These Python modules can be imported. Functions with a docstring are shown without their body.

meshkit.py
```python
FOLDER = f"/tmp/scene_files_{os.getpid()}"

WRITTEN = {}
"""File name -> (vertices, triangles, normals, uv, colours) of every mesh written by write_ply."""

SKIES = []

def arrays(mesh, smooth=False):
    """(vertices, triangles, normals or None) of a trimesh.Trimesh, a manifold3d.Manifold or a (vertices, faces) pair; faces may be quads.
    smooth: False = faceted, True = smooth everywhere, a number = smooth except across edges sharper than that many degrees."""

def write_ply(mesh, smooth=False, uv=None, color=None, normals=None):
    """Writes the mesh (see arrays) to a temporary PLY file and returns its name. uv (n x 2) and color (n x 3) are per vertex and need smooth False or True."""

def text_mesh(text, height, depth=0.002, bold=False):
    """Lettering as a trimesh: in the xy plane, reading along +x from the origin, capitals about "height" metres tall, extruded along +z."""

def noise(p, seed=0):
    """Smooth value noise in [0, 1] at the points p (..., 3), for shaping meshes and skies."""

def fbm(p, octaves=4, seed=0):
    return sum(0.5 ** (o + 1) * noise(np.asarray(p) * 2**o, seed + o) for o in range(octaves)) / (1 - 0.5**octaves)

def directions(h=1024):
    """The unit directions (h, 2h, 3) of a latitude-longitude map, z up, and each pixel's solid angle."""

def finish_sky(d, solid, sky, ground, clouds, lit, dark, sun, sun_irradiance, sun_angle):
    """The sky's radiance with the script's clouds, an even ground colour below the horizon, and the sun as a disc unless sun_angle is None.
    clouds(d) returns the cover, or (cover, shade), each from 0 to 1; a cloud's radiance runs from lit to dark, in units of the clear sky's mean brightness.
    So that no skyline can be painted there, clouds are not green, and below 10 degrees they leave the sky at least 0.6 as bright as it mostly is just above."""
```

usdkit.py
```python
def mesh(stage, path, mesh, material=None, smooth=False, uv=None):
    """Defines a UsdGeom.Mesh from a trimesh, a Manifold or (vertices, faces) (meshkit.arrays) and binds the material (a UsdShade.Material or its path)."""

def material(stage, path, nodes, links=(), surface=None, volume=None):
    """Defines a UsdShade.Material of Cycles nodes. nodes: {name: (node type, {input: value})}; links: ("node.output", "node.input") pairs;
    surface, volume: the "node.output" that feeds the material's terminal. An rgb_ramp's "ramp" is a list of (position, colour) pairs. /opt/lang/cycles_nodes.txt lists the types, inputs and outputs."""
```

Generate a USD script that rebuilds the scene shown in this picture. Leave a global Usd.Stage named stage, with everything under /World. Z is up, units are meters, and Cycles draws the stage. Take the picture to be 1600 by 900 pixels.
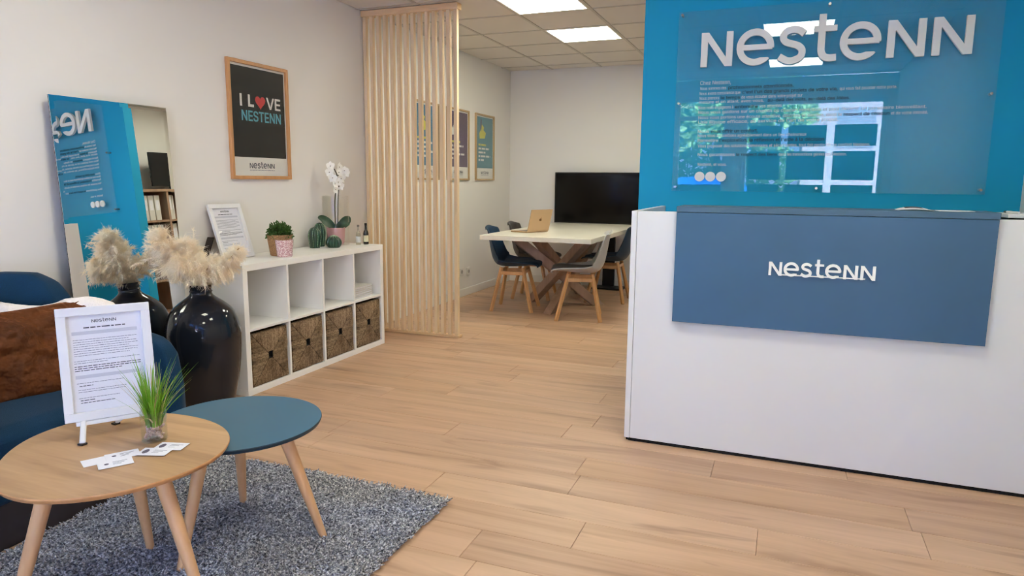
import math, random
import numpy as np, trimesh, manifold3d, shapely
from shapely import affinity
from shapely.geometry import Polygon, LineString, Point, box as sbox
from shapely.ops import unary_union
import usdkit, meshkit
from pxr import Usd, UsdGeom, UsdLux, UsdShade, Gf, Sdf, Vt

random.seed(7); RNG = np.random.default_rng(7)
PI = math.pi
stage = Usd.Stage.CreateInMemory()
UsdGeom.SetStageUpAxis(stage, 'Z'); UsdGeom.SetStageMetersPerUnit(stage, 1.0)
UsdGeom.Xform.Define(stage, '/World'); UsdGeom.Scope.Define(stage, '/World/Looks')

# ------------------------------------------------------------------ camera, sky, exposure
EXPOSURE = 0.0
SKY_STRENGTH = 0.29
SKY_WB = (0.70, 0.92, 1.60)
LAMP = 22.0
LAMP_COLOR = (0.97, 0.96, 0.78)
cam = UsdGeom.Camera.Define(stage, '/World/camera')
cam.CreateHorizontalApertureAttr(36.0); cam.CreateVerticalApertureAttr(20.25)
cam.CreateFocalLengthAttr(1076.98 / 1600 * 36)
cam.CreateClippingRangeAttr(Gf.Vec2f(0.05, 500)); cam.CreateFStopAttr(0.0); cam.CreateExposureAttr(EXPOSURE)
yaw, pitch, roll = (math.radians(a) for a in (21.501, -8.832, 0.4927))
fw = np.array([-math.sin(yaw)*math.cos(pitch), math.cos(yaw)*math.cos(pitch), math.sin(pitch)])
rt = np.array([math.cos(yaw), math.sin(yaw), 0]); up = np.cross(rt, fw)
r2 = rt*math.cos(roll) + up*math.sin(roll); u2 = -rt*math.sin(roll) + up*math.cos(roll)
cam.AddTransformOp().Set(Gf.Matrix4d(*r2, 0, *u2, 0, *(-fw), 0, 0, 0, 1.2552, 1))

dome = UsdLux.DomeLight.Define(stage, '/World/sky'); dome.CreateIntensityAttr(1.0)
sky_mat = usdkit.material(stage, '/World/Looks/sky_light', {
    's': ('sky_texture', {'sky_type': 'multiple_scattering', 'sun_elevation': math.radians(52), 'sun_rotation': math.radians(25), 'sun_disc': True, 'sun_size': 0.02}),
    'w': ('mix_color', {'blend_type': 'multiply', 'fac': 1.0, 'b': SKY_WB, 'use_clamp': False}),
    'b': ('background_shader', {'strength': SKY_STRENGTH})}, [('s.color', 'w.a'), ('w.result', 'b.color')], surface='b.background')
UsdShade.MaterialBindingAPI.Apply(dome.GetPrim()).Bind(sky_mat)

# ------------------------------------------------------------------ helpers: prims
USED, FRAME = {}, {'/World': np.eye(4)}
def numbered(parent, name):
    k = (parent, name); n = USED.get(k, 0); USED[k] = n + 1
    return f'{parent}/{name}' if n == 0 else f'{parent}/{name}_{n:03d}'
def tag(path, label=None, cat=None, group=None, kind=None):
    p = stage.GetPrimAtPath(path)
    for k, v in (('label', label), ('category', cat), ('group', group), ('kind', kind)):
        if v: p.SetCustomDataByKey(k, v)
    return path
def place(path, loc, rz=0.0):
    x = UsdGeom.Xformable(stage.GetPrimAtPath(path)); x.ClearXformOpOrder()
    for op in ('xformOp:translate', 'xformOp:rotateZ'):
        if stage.GetPrimAtPath(path).HasAttribute(op): pass
    x.AddTranslateOp().Set(Gf.Vec3d(*map(float, loc)))
    x.AddRotateZOp().Set(float(math.degrees(rz)))
    m = trimesh.transformations.rotation_matrix(rz, (0, 0, 1)); m[:3, 3] = loc
    FRAME[path] = m
def thing(name, label=None, cat=None, loc=(0, 0, 0), rz=0.0, group=None, kind=None):
    path = numbered('/World', name); UsdGeom.Xform.Define(stage, path); place(path, loc, rz)
    return tag(path, label, cat, group, kind)
def frame_of(path):
    while path not in FRAME: path = path.rsplit('/', 1)[0]
    return FRAME[path]
def obj(name, mesh, mat, parent='/World', world=False, smooth=False, label=None, kind=None, cat=None, group=None):
    path = numbered(parent, name)
    if isinstance(mesh, list): mesh = cat_(mesh)
    if world and parent != '/World':
        v, f, n = meshkit.arrays(mesh, False)
        m = np.linalg.inv(frame_of(parent)); mesh = trimesh.Trimesh(v @ m[:3, :3].T + m[:3, 3], f, process=False)
    usdkit.mesh(stage, path, mesh, mat, smooth)
    return tag(path, label, cat, group, kind)
def dup(src, loc, rz=0.0, label=None, group=None):
    path = numbered('/World', src.rsplit('/', 1)[1])
    x = UsdGeom.Xform.Define(stage, path); x.GetPrim().GetReferences().AddInternalReference(src)
    x.GetPrim().GetAttribute('xformOp:translate').Set(Gf.Vec3d(*map(float, loc)))
    x.GetPrim().GetAttribute('xformOp:rotateZ').Set(float(math.degrees(rz)))
    x.GetPrim().SetInstanceable(True)
    s = stage.GetPrimAtPath(src).GetCustomData()
    return tag(path, label or s.get('label'), s.get('category'), group or s.get('group'), s.get('kind'))
def curves(name, pts, counts, widths, mat, parent, label=None, kind=None):
    path = numbered(parent, name)
    m = np.linalg.inv(frame_of(parent)); pts = pts @ m[:3, :3].T + m[:3, 3]
    c = UsdGeom.BasisCurves.Define(stage, path); c.CreateTypeAttr('linear')
    c.CreatePointsAttr(Vt.Vec3fArray.FromNumpy(pts.astype(np.float32)))
    c.CreateCurveVertexCountsAttr(Vt.IntArray.FromNumpy(np.asarray(counts, np.int32)))
    c.CreateWidthsAttr(Vt.FloatArray.FromNumpy(np.asarray(widths, np.float32))); c.SetWidthsInterpolation('vertex')
    UsdShade.MaterialBindingAPI.Apply(c.GetPrim()).Bind(mat)
    return tag(path, label, None, None, kind)

# ------------------------------------------------------------------ helpers: shapes
def cat_(ms): return trimesh.util.concatenate([trimesh.Trimesh(*meshkit.arrays(m)[:2], process=False) for m in ms])
def bx(lo, hi, c=0.0):
    lo, hi = np.minimum(lo, hi).astype(float), np.maximum(lo, hi).astype(float)
    if c <= 0:
        b = trimesh.creation.box(hi - lo); b.apply_translation((lo + hi)/2); return b
    c = min(c, (hi - lo).min()*0.45); P = []
    for k in np.ndindex(2, 2, 2):
        q = np.where(np.array(k) == 0, lo, hi); s = np.where(np.array(k) == 0, 1, -1)*c
        for a in range(3):
            w = q + s; w[a] = q[a]; P.append(w)
    return trimesh.convex.convex_hull(np.array(P))
def lathe(profile, n=40, at=(0, 0, 0)):
    m = trimesh.creation.revolve(np.array(profile, float), sections=n); m.apply_translation(at); return m
def xf(m, loc=(0, 0, 0), rx=0, ry=0, rz=0, s=1.0):
    m = m.copy() if hasattr(m, 'copy') else m
    T = trimesh.transformations.euler_matrix(rx, ry, rz); T[:3, :3] *= s; T[:3, 3] = loc
    m.apply_transform(T); return m
def catmull(P, n=8):
    P = np.asarray(P, float); Q = np.vstack([2*P[0]-P[1], P, 2*P[-1]-P[-2]]); out = []
    for i in range(1, len(Q)-2):
        for t in np.linspace(0, 1, n, endpoint=False):
            a, b, c, d = Q[i-1:i+3]
            out.append(.5*((2*b)+(c-a)*t+(2*a-5*b+4*c-d)*t*t+(3*b-a-3*c+d)*t**3))
    return np.array(out + [P[-1]])
def tube(P, r, n=12):
    P = np.asarray(P, float); r = np.broadcast_to(np.asarray(r, float), (len(P),)); T = np.gradient(P, axis=0)
    T /= np.linalg.norm(T, axis=1, keepdims=True); ref = np.array([0, 0, 1.0]) if abs(T[0][2]) < .9 else np.array([1.0, 0, 0])
    V = []; a = np.linspace(0, 2*PI, n, endpoint=False)
    for p, t, q in zip(P, T, r):
        u = np.cross(t, ref); u /= np.linalg.norm(u); w = np.cross(u, t); ref = w
        V.append(p + q*(np.cos(a)[:, None]*u + np.sin(a)[:, None]*w))
    V = np.vstack(V); F = []
    for i in range(len(P)-1):
        for j in range(n):
            k = (j+1) % n; A, B, C, D = i*n+j, i*n+k, (i+1)*n+k, (i+1)*n+j
            F += [(A, C, B), (A, D, C)]
    V = np.vstack([V, P[0], P[-1]]); m = len(V)
    for j in range(n):
        k = (j+1) % n; F += [(m-2, j, k), (m-1, (len(P)-1)*n+k, (len(P)-1)*n+j)]
    t = trimesh.Trimesh(V, F, process=False)
    if t.volume < 0: t.invert()
    return t
def beam(a, b, w, h, c=.003):
    """A square-section bar from a to b, w wide (level) and h deep."""
    a, b = np.array(a, float), np.array(b, float); L = np.linalg.norm(b-a); t = (b-a)/L
    u = np.cross(t, (0, 0, 1.0)) if abs(t[2]) < .999 else np.array([1.0, 0, 0]); u /= np.linalg.norm(u); v = np.cross(u, t)
    m = bx((-w/2, -h/2, 0), (w/2, h/2, L), c); M = np.eye(4); M[:3, 0], M[:3, 1], M[:3, 2], M[:3, 3] = u, -v, t, a
    m.apply_transform(M)
    if m.volume < 0: m.invert()
    return m
def grid(V, close_u=False, close_v=False):
    """Faces over a (nu, nv, 3) array."""
    nu, nv = V.shape[:2]; F = []
    for i in range(nu if close_u else nu-1):
        for j in range(nv if close_v else nv-1):
            a, b = i*nv+j, i*nv+(j+1) % nv; c, d = ((i+1) % nu)*nv+(j+1) % nv, ((i+1) % nu)*nv+j
            F += [(a, b, c), (a, c, d)]
    return trimesh.Trimesh(V.reshape(-1, 3), F, process=False)
def sheet(top, bottom):
    """A closed solid between two (nu, nv, 3) arrays."""
    nu, nv = top.shape[:2]; n = nu*nv; a, b = grid(top), grid(bottom); F = [a.faces, b.faces[:, ::-1] + n]
    ring = [i*nv for i in range(nu)] + [(nu-1)*nv+j for j in range(1, nv)] + [i*nv+nv-1 for i in range(nu-2, -1, -1)] + [j for j in range(nv-2, 0, -1)]
    R = [(ring[k], ring[(k+1) % len(ring)]) for k in range(len(ring))]
    F.append(np.array([f for p, q in R for f in ((p, q, q+n), (p, q+n, p+n))]))
    m = trimesh.Trimesh(np.vstack([top.reshape(-1, 3), bottom.reshape(-1, 3)]), np.vstack(F), process=False)
    if m.volume < 0: m.invert()
    return m
def extr(poly, h): return cat_([trimesh.creation.extrude_polygon(g, h, engine='earcut') for g in getattr(poly, 'geoms', [poly]) if g.area > 1e-9])
def onplane(m, O, X, Y, sx=1.0, sy=1.0):
    """Moves a mesh lying in the xy plane on to the plane at O with the directions X and Y."""
    v, f, _ = meshkit.arrays(m); X, Y = np.array(X, float), np.array(Y, float); N = np.cross(X, Y)
    return trimesh.Trimesh(np.array(O) + v[:, :1]*sx*X + v[:, 1:2]*sy*Y + v[:, 2:]*N, f, process=False)
def text(s, h, O, X, Y, width=None, depth=.0008, bold=False):
    m = meshkit.text_mesh(s, h, depth, bold); b = m.bounds
    m.apply_translation((-b[0][0], 0, 0)); sx = width/(b[1][0]-b[0][0]) if width else 1.0
    return onplane(m, O, X, Y, sx)
def pillow(w, h, t, n=26, seed=0, wrinkle=.012):
    u = np.linspace(-1, 1, n); U, V = np.meshgrid(u, u, indexing='ij')
    prof = (np.clip(1-np.abs(U)**2.6, 0, 1)*np.clip(1-np.abs(V)**2.6, 0, 1))**.45
    pinch = 1-.07*(1-np.abs(U)**2)[..., ]*np.abs(V)**4
    X = U*w/2*(1-.06*np.abs(U)*(1-V**2)*np.abs(U)**3); Y = V*h/2*(1-.06*(1-U**2)*np.abs(V)**4)
    nz = meshkit.fbm(np.stack([U*2.4, V*2.4, U*0+seed], -1), 4, seed)-.5
    top = np.stack([X, Y, prof*t/2+nz*wrinkle*2*prof+.004], -1); bot = np.stack([X, Y, -prof*t/2+nz*wrinkle*prof-.004], -1)
    return sheet(top, bot)

# ------------------------------------------------------------------ materials
def C(h):
    c = np.array([int(h[i:i+2], 16) for i in (1, 3, 5)])/255
    return tuple(np.where(c <= .04045, c/12.92, ((c+.055)/1.055)**2.4))
LOOK = {}
def mat(name, color, rough=.5, metallic=0.0, noise=None, bump=None, **kw):
    """noise: (scale, second colour, stretch xyz); bump: (scale, strength, distance)."""
    if isinstance(color, str): color = C(color)
    N = {'p': ('principled_bsdf', {'base_color': color, 'roughness': rough, 'metallic': metallic, **kw})}; L = []
    if noise or bump: N['tc'] = ('texture_coordinate', {})
    if noise:
        c2 = C(noise[1]) if isinstance(noise[1], str) else noise[1]
        N['mp'] = ('mapping', {'scale': noise[2] if len(noise) > 2 else (1, 1, 1)})
        N['nz'] = ('noise_texture', {'scale': noise[0], 'detail': 4.0, 'roughness': .6})
        N['rp'] = ('rgb_ramp', {'ramp': [(.3, color), (.7, c2)]})
        L += [('tc.object', 'mp.vector'), ('mp.vector', 'nz.vector'), ('nz.fac', 'rp.fac'), ('rp.color', 'p.base_color')]
    if bump:
        N['bn'] = ('noise_texture', {'scale': bump[0], 'detail': 3.0}); N['bp'] = ('bump', {'strength': bump[1], 'distance': bump[2]})
        L += [('tc.object', 'bn.vector'), ('bn.fac', 'bp.height'), ('bp.normal', 'p.normal')]
    LOOK[name] = usdkit.material(stage, f'/World/Looks/{name}', N, L, surface='p.BSDF'); return LOOK[name]
def wood(name, light, dark, axis='x', scale=1.0, rough=.45, shift=0.0, knots=0.0, knot='#6b4a33', spec=.5, turn=0.0):
    k = {'x': (1.1, 16, 16), 'y': (16, 1.1, 16), 'z': (16, 16, 1.1)}[axis]
    kk = {'x': (1.6, 9, 9), 'y': (9, 1.6, 9), 'z': (9, 9, 1.6)}[axis]
    N = {'tc': ('texture_coordinate', {}), 'mp': ('mapping', {'scale': tuple(scale*q for q in k), 'location': (shift, shift*1.7, shift*.6), 'rotation': (0, 0, turn)}),
         'nz': ('noise_texture', {'scale': 1.0, 'detail': 6.0, 'roughness': .62, 'distortion': .5}),
         'rp': ('rgb_ramp', {'ramp': [(.28, C(dark)), (.5, tuple((np.array(C(light))*.62+np.array(C(dark))*.38))), (.68, C(light))]}),
         'mk': ('mapping', {'scale': tuple(scale*q for q in kk), 'location': (shift*2.1, -shift, shift), 'rotation': (0, 0, turn)}),
         'nk': ('noise_texture', {'scale': 1.0, 'detail': 3.0, 'roughness': .55, 'distortion': 1.2}),
         'rk': ('rgb_ramp', {'ramp': [(.0, (0, 0, 0)), (.57, (0, 0, 0)), (.74, (knots, knots, knots))]}),
         'mx': ('mix_color', {'blend_type': 'mix', 'b': C(knot)}), 'bp': ('bump', {'strength': .12, 'distance': .002}),
         'p': ('principled_bsdf', {'roughness': rough, 'specular_ior_level': spec})}
    L = [('tc.object', 'mp.vector'), ('mp.vector', 'nz.vector'), ('nz.fac', 'rp.fac'), ('tc.object', 'mk.vector'), ('mk.vector', 'nk.vector'), ('nk.fac', 'rk.fac'),
         ('rk.color', 'mx.fac'), ('rp.color', 'mx.a'), ('mx.result', 'p.base_color'), ('nz.fac', 'bp.height'), ('bp.normal', 'p.normal')]
    LOOK[name] = usdkit.material(stage, f'/World/Looks/{name}', N, L, surface='p.BSDF'); return LOOK[name]
def pane(name, tint=(1, 1, 1), f0=.04, scale=.96, rough=0.0):
    N = {'t': ('transparent_bsdf', {'color': tint}), 'g': ('glossy_bsdf', {'color': (1, 1, 1), 'roughness': rough}), 'l': ('layer_weight', {'blend': .5}),
         'w': ('math', {'math_type': 'power', 'value2': 5.0}), 'm': ('math', {'math_type': 'multiply_add', 'value2': scale, 'value3': f0}), 'x': ('mix_closure', {})}
    L = [('l.facing', 'w.value1'), ('w.value', 'm.value1'), ('m.value', 'x.fac'), ('t.BSDF', 'x.closure1'), ('g.BSDF', 'x.closure2')]
    LOOK[name] = usdkit.material(stage, f'/World/Looks/{name}', N, L, surface='x.closure'); return LOOK[name]
def emit(name, color, strength):
    LOOK[name] = usdkit.material(stage, f'/World/Looks/{name}', {'e': ('emission', {'color': color, 'strength': strength})}, [], surface='e.emission'); return LOOK[name]

mat('wall_paint', '#e7e2dc', .85, bump=(220, .12, .001))
mat('teal_paint', '#04a2d0', .75, bump=(220, .12, .001))
mat('tile_face', '#dcd4cc', .95, bump=(260, .35, .001))
mat('tile_bar', '#c6bdb4', .7)
mat('white_lacquer', '#e3e1e2', .35)
mat('white_satin', '#e6e4e4', .4)
mat('baseboard_paint', '#e4ded6', .5)
mat('slate_blue', '#375c7c', .45, noise=(3, '#396083'))
mat('slate_edge', '#44637c', .5)
mat('black_gap', '#0c0a0a', .8)
mat('letter_white', '#f8f6f4', .5)
mat('print_white', '#dfe6ea', .6)
mat('print_dark', '#08384f', .6)
mat('metal', '#b9b4ae', .25, 1.0)
mat('dark_metal', '#1b1a1c', .4, .6)
mat('black_plastic', '#0b0b0c', .35)
mat('screen_black', '#030304', .12, specular_ior_level=.22)
mat('paper', '#e8e7ee', .7)
mat('ink', '#4a4a55', .7)
mat('ink_light', '#8b8b98', .7)
mat('ink_band', '#c9c9d4', .7)
mat('poster_black', '#1b1b1d', .5, specular_ior_level=.3)
mat('poster_white', '#dcd9d3', .6)
mat('poster_purple', '#4a3352', .5); mat('poster_teal', '#3f7d8a', .5); mat('poster_blue', '#2f6f90', .5)
mat('poster_yellow', '#c9c23c', .5); mat('red', '#c3252b', .5); mat('print_teal', '#5aa3b4', .5)
wood('oak_frame', '#c9935f', '#b27d4c', 'z', 1.2); wood('pale_frame', '#c0a47c', '#a88a62', 'z', 1.2)
wood('pine_slat', '#ead0ab', '#d9b98f', 'z', .9, .55, knots=.25, knot='#a87f55'); wood('pine_rail', '#e6c49a', '#d6ad80', 'x', .9, .55, knots=.3)
wood('table_oak', '#c59e73', '#94704a', 'x', .8, .42, knots=.5, knot='#8d6840', turn=-.75)
wood('beech', '#dcae80', '#cf9c6c', 'z', 1.4, .45); wood('chair_oak', '#d39f69', '#bd8750', 'z', 1.4, .45)
wood('taupe_wood', '#b08e75', '#8f6f59', 'z', .8, .55)
FLOORS = [wood(f'floor_oak_{"abcdefgh"[i]}', a, b, 'x', .62, .42, shift=3.7*i+1.3, knots=.55, knot='#77563f', spec=.4) for i, (a, b) in enumerate([
    ('#d2ac8e', '#b39072'), ('#cca689', '#ab886b'), ('#d5b093', '#b89679'), ('#c9a387', '#a98568'), ('#d1aa8d', '#b08c6e'), ('#d3ae92', '#b49175'), ('#cba68b', '#ab8a70'), ('#cfa888', '#b08c6e')])]
mat('subfloor', '#4a3a2e', .9)
mat('navy_fabric', '#0c3450', .9, noise=(240, '#0a2c45'), bump=(420, .5, .002), sheen_weight=.08, sheen_roughness=.4, specular_ior_level=.25)
mat('plinth_brown', '#2a2224', .7)
mat('navy_shell', '#12324c', .5); mat('navy_pad', '#0f2840', .75)
mat('grey_shell', '#b4b2b0', .45); mat('grey_pad', '#5d5958', .75); mat('charcoal_shell', '#4a4441', .5); mat('charcoal_pad', '#3d3937', .7)
mat('table_white', '#e6e0d2', .25)
mat('gold_metal', '#c0a07e', .4, .6)
mat('laptop_mark', '#7c5a38', .3, .8)
mat('blue_top', '#33627c', .38)
mat('blue_edge', '#16303f', .5)
mat('vase_black', '#1b1f28', .05, specular_ior_level=.42)
N = {'tc': ('texture_coordinate', {}), 'n': ('noise_texture', {'scale': 11.0, 'detail': 3.0}), 'r': ('rgb_ramp', {'ramp': [(.3, C('#fdecd0')), (.65, C('#fff8e9'))]}),
     'p': ('principled_bsdf', {'roughness': .9, 'specular_ior_level': .2}), 't': ('translucent_bsdf', {}), 'x': ('mix_closure', {'fac': .4})}
LOOK['pampas'] = usdkit.material(stage, '/World/Looks/pampas', N, [('tc.object', 'n.vector'), ('n.fac', 'r.fac'), ('r.color', 'p.base_color'), ('r.color', 't.color'), ('p.BSDF', 'x.closure1'), ('t.BSDF', 'x.closure2')], surface='x.closure')
mat('linen', '#e6cfae', .9); mat('pampas_stem', '#b39466', .8)
mat('velvet', '#6f3a12', .7, noise=(4, '#40200a', (1, .6, 2.2)), bump=(13, .9, .05), sheen_weight=.5, sheen_roughness=.35, sheen_tint=C('#d07a40'), specular_ior_level=.2)
mat('knit', '#efe6e2', .95, bump=(90, .8, .006))
mat('rug_base', '#5b5a60', .95)
N = {'g': ('geometry', {}), 'n': ('noise_texture', {'scale': 110.0, 'detail': 1.0, 'roughness': .6}), 'm': ('noise_texture', {'scale': 2.5, 'detail': 2.0}),
     'r': ('rgb_ramp', {'ramp': [(.28, C('#3e3e44')), (.42, C('#82828a')), (.55, C('#b0b0b5')), (.70, C('#ececee'))]}),
     'h': ('rgb_ramp', {'ramp': [(.4, (1, .97, .93)), (.6, (.95, .97, 1.05))]}),
     'x': ('mix_color', {'blend_type': 'multiply', 'fac': 1.0}), 'p': ('principled_bsdf', {'roughness': .9, 'specular_ior_level': .2})}
LOOK['shag'] = usdkit.material(stage, '/World/Looks/shag', N, [('g.position', 'n.vector'), ('g.position', 'm.vector'), ('n.fac', 'r.fac'), ('m.fac', 'h.fac'), ('r.color', 'x.a'), ('h.color', 'x.b'), ('x.result', 'p.base_color')], surface='p.BSDF')
N = {'tc': ('texture_coordinate', {}), 'n': ('noise_texture', {'scale': 150.0, 'detail': 4.0, 'roughness': .8}),
     'r': ('rgb_ramp', {'ramp': [(.34, C('#352819')), (.5, C('#866b4d')), (.66, C('#c4a883'))]}), 'p': ('principled_bsdf', {'roughness': .75})}
LOOK['seagrass'] = usdkit.material(stage, '/World/Looks/seagrass', N, [('tc.object', 'n.vector'), ('n.fac', 'r.fac'), ('r.color', 'p.base_color')], surface='p.BSDF')
N = {'a': ('attribute', {'attribute': 'tone'}), 'r': ('rgb_ramp', {'ramp': [(.08, C('#382b1e')), (.4, C('#7d664c')), (.75, C('#b59c7b'))]}), 'p': ('principled_bsdf', {'roughness': .8, 'specular_ior_level': .3})}
LOOK['seagrass_weave'] = usdkit.material(stage, '/World/Looks/seagrass_weave', N, [('a.fac', 'r.fac'), ('r.color', 'p.base_color')], surface='p.BSDF')
N = {'tc': ('texture_coordinate', {}), 'v': ('voronoi_texture', {'scale': 210.0}), 'r': ('rgb_ramp', {'ramp': [(.15, C('#f5e8e8')), (.5, C('#d8abb0')), (.9, C('#b27f8a'))]}), 'p': ('principled_bsdf', {'roughness': .15, 'coat_weight': .5})}
LOOK['pink_mosaic'] = usdkit.material(stage, '/World/Looks/pink_mosaic', N, [('tc.object', 'v.vector'), ('v.color', 'r.fac'), ('r.color', 'p.base_color')], surface='p.BSDF')
mat('woven_pot', '#b98f63', .8, noise=(120, '#7d5a38'), bump=(150, .7, .004))
mat('pink_pot', '#cf9c9c', .4); mat('cactus_green', '#14352a', .12, noise=(14, '#1f4a34'), coat_weight=.4); mat('cactus_line', '#9dbb98', .35)
mat('soil', '#2b2019', .9); mat('orchid_leaf', '#23452c', .4); mat('orchid_stem', '#4d4a35', .6); mat('petal', '#faf7f2', .6); mat('orchid_heart', '#6f5a4a', .5)
def leafy(name, c1, c2, tr=.35):
    N = {'g': ('geometry', {}), 'r': ('rgb_ramp', {'ramp': [(.2, C(c1)), (.8, C(c2))]}), 'p': ('principled_bsdf', {'roughness': .5}), 't': ('translucent_bsdf', {}), 'x': ('mix_closure', {'fac': tr})}
    LOOK[name] = usdkit.material(stage, f'/World/Looks/{name}', N, [('g.random_per_island', 'r.fac'), ('r.color', 'p.base_color'), ('r.color', 't.color'), ('p.BSDF', 'x.closure1'), ('t.BSDF', 'x.closure2')], surface='x.closure')
leafy('bush_leaf', '#3f6027', '#e0e6b4', .2); leafy('grass_blade', '#76a628', '#c4e070', .35); leafy('tree_leaf', '#8db878', '#cfe0ae', .35)
mat('dry_grass', '#c2ae72', .7)
mat('gravel', '#e3c0b5', .6, noise=(90, '#94706a')); mat('bark', '#5b4a3c', .9, noise=(12, '#41342a'))
mat('bottle_dark', '#1d1512', .1, coat_weight=.5); mat('label_cream', '#d9cfae', .6); mat('label_white', '#cfcfca', .6)
mat('card_photo', '#5d5468', .6)
pane('shop_glass', (.97, .985, .98), .05); pane('acrylic', (.955, .98, .985), .038); pane('thin_glass', (.998, .998, .998), .012, .6); pane('tumbler_glass', (.95, .97, .96), .05); pane('frame_glass', (.995, .995, .995), .014)
pane('bottle_clear', (.86, .87, .82), .06); pane('acrylic_edge', (.8, .9, .9), .12)
mat('mirror_silver', (.93, .95, .95), .0, 1.0); mat('mirror_edge', '#2c3a3c', .3)
emit('lamp_face', LAMP_COLOR, LAMP)
mat('lamp_frame', '#efece4', .5)
mat('socket', '#e2ddd6', .35); mat('socket_hole', '#9a948c', .5)
mat('binder_white', '#d8d3ca', .5); mat('binder_black', '#1d1c1e', .5); mat('binder_red', '#8f1f24', .5)
mat('board_back', '#3b4248', .7); mat('aluminium', '#dfe2e4', .4, .3)
mat('asphalt', '#8d8a86', .95, noise=(4, '#7c7a77')); mat('render_white', '#efe6e0', .9); mat('shutter', '#8f9aa6', .7); mat('roof_tile', '#9c5b43', .9)
mat('car_blue', '#1f5fae', .15, coat_weight=1.0); mat('car_glass', '#10161c', .05); mat('tyre', '#141414', .8); mat('chrome', '#cfcfd2', .15, 1.0)
L_ = LOOK

# ------------------------------------------------------------------ room dimensions
XL, XR, YF, YB, ZC = -3.235, 1.16, -0.8, 8.107, 2.573

# ------------------------------------------------------------------ floor
floor = thing('floor', kind='structure', loc=(0, 0, 0))
obj('subfloor', bx((XL-.2, YF-.15, -.2), (XR+.2, YB+.2, -.012)), L_['subfloor'], floor)
rows = np.arange(2.143-.1975*15, YB+.1, .1975)
joint = {15: -.618, 16: -.020, 17: .534, 18: -.778, 19: -.229, 20: .320}   # row index from its near edge
rr = random.Random(3)
for i, y0 in enumerate(rows):
    ya, yb = max(y0, YF), min(y0+.1975, YB)
    if yb-ya < .02: continue
    x = joint.get(i, rr.uniform(-.6, .7)); cuts = sorted(x+k*1.285 for k in range(-5, 6))
    edges = [XL] + [c for c in cuts if XL+.08 < c < XR-.08] + [XR]
    for a, b in zip(edges, edges[1:]):
        obj('plank', bx((a+.0006, ya+.0006, -.012), (b-.0006, yb-.0006, 0), .0014), rr.choice(FLOORS), floor)

# ------------------------------------------------------------------ ceiling: grid of bars and mineral tiles
ceiling = thing('ceiling', kind='structure', loc=(0, 0, ZC))
obj('ceiling_slab', bx((XL-.2, YF-.15, ZC+.09), (XR+.2, YB+.2, ZC+.3)), L_['tile_bar'], ceiling, True)
gx = [XL, -2.7, -2.1, -1.5, -.9, -.3, .3, .9, XR]; gy = [YF, -.58] + [.02+.6*k for k in range(13)] + [7.82, YB]
gy = [YF, -.58] + [round(.02+.6*k, 3) for k in range(14)] + [YB]
LIGHTS = {(-2.1, 1.82), (-2.1, 4.82), (-2.1, 6.02), (-.3, .02), (-.3, 1.82), (-.3, 6.02)}
for x in gx[1:-1]: obj('grid_bar', bx((x-.012, YF, ZC-.001), (x+.012, YB, ZC+.03)), L_['tile_bar'], ceiling, True)
for y in gy[1:-1]: obj('grid_bar', bx((XL, y-.012, ZC-.0006), (XR, y+.012, ZC+.03)), L_['tile_bar'], ceiling, True)
for i in range(len(gx)-1):
    for j in range(len(gy)-1):
        if (gx[i], gy[j]) in LIGHTS: continue
        obj('ceiling_tile', bx((gx[i]+.010, gy[j]+.010, ZC+.004), (gx[i+1]-.010, gy[j+1]-.010, ZC+.02), .003), L_['tile_face'], ceiling, True)
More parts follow.
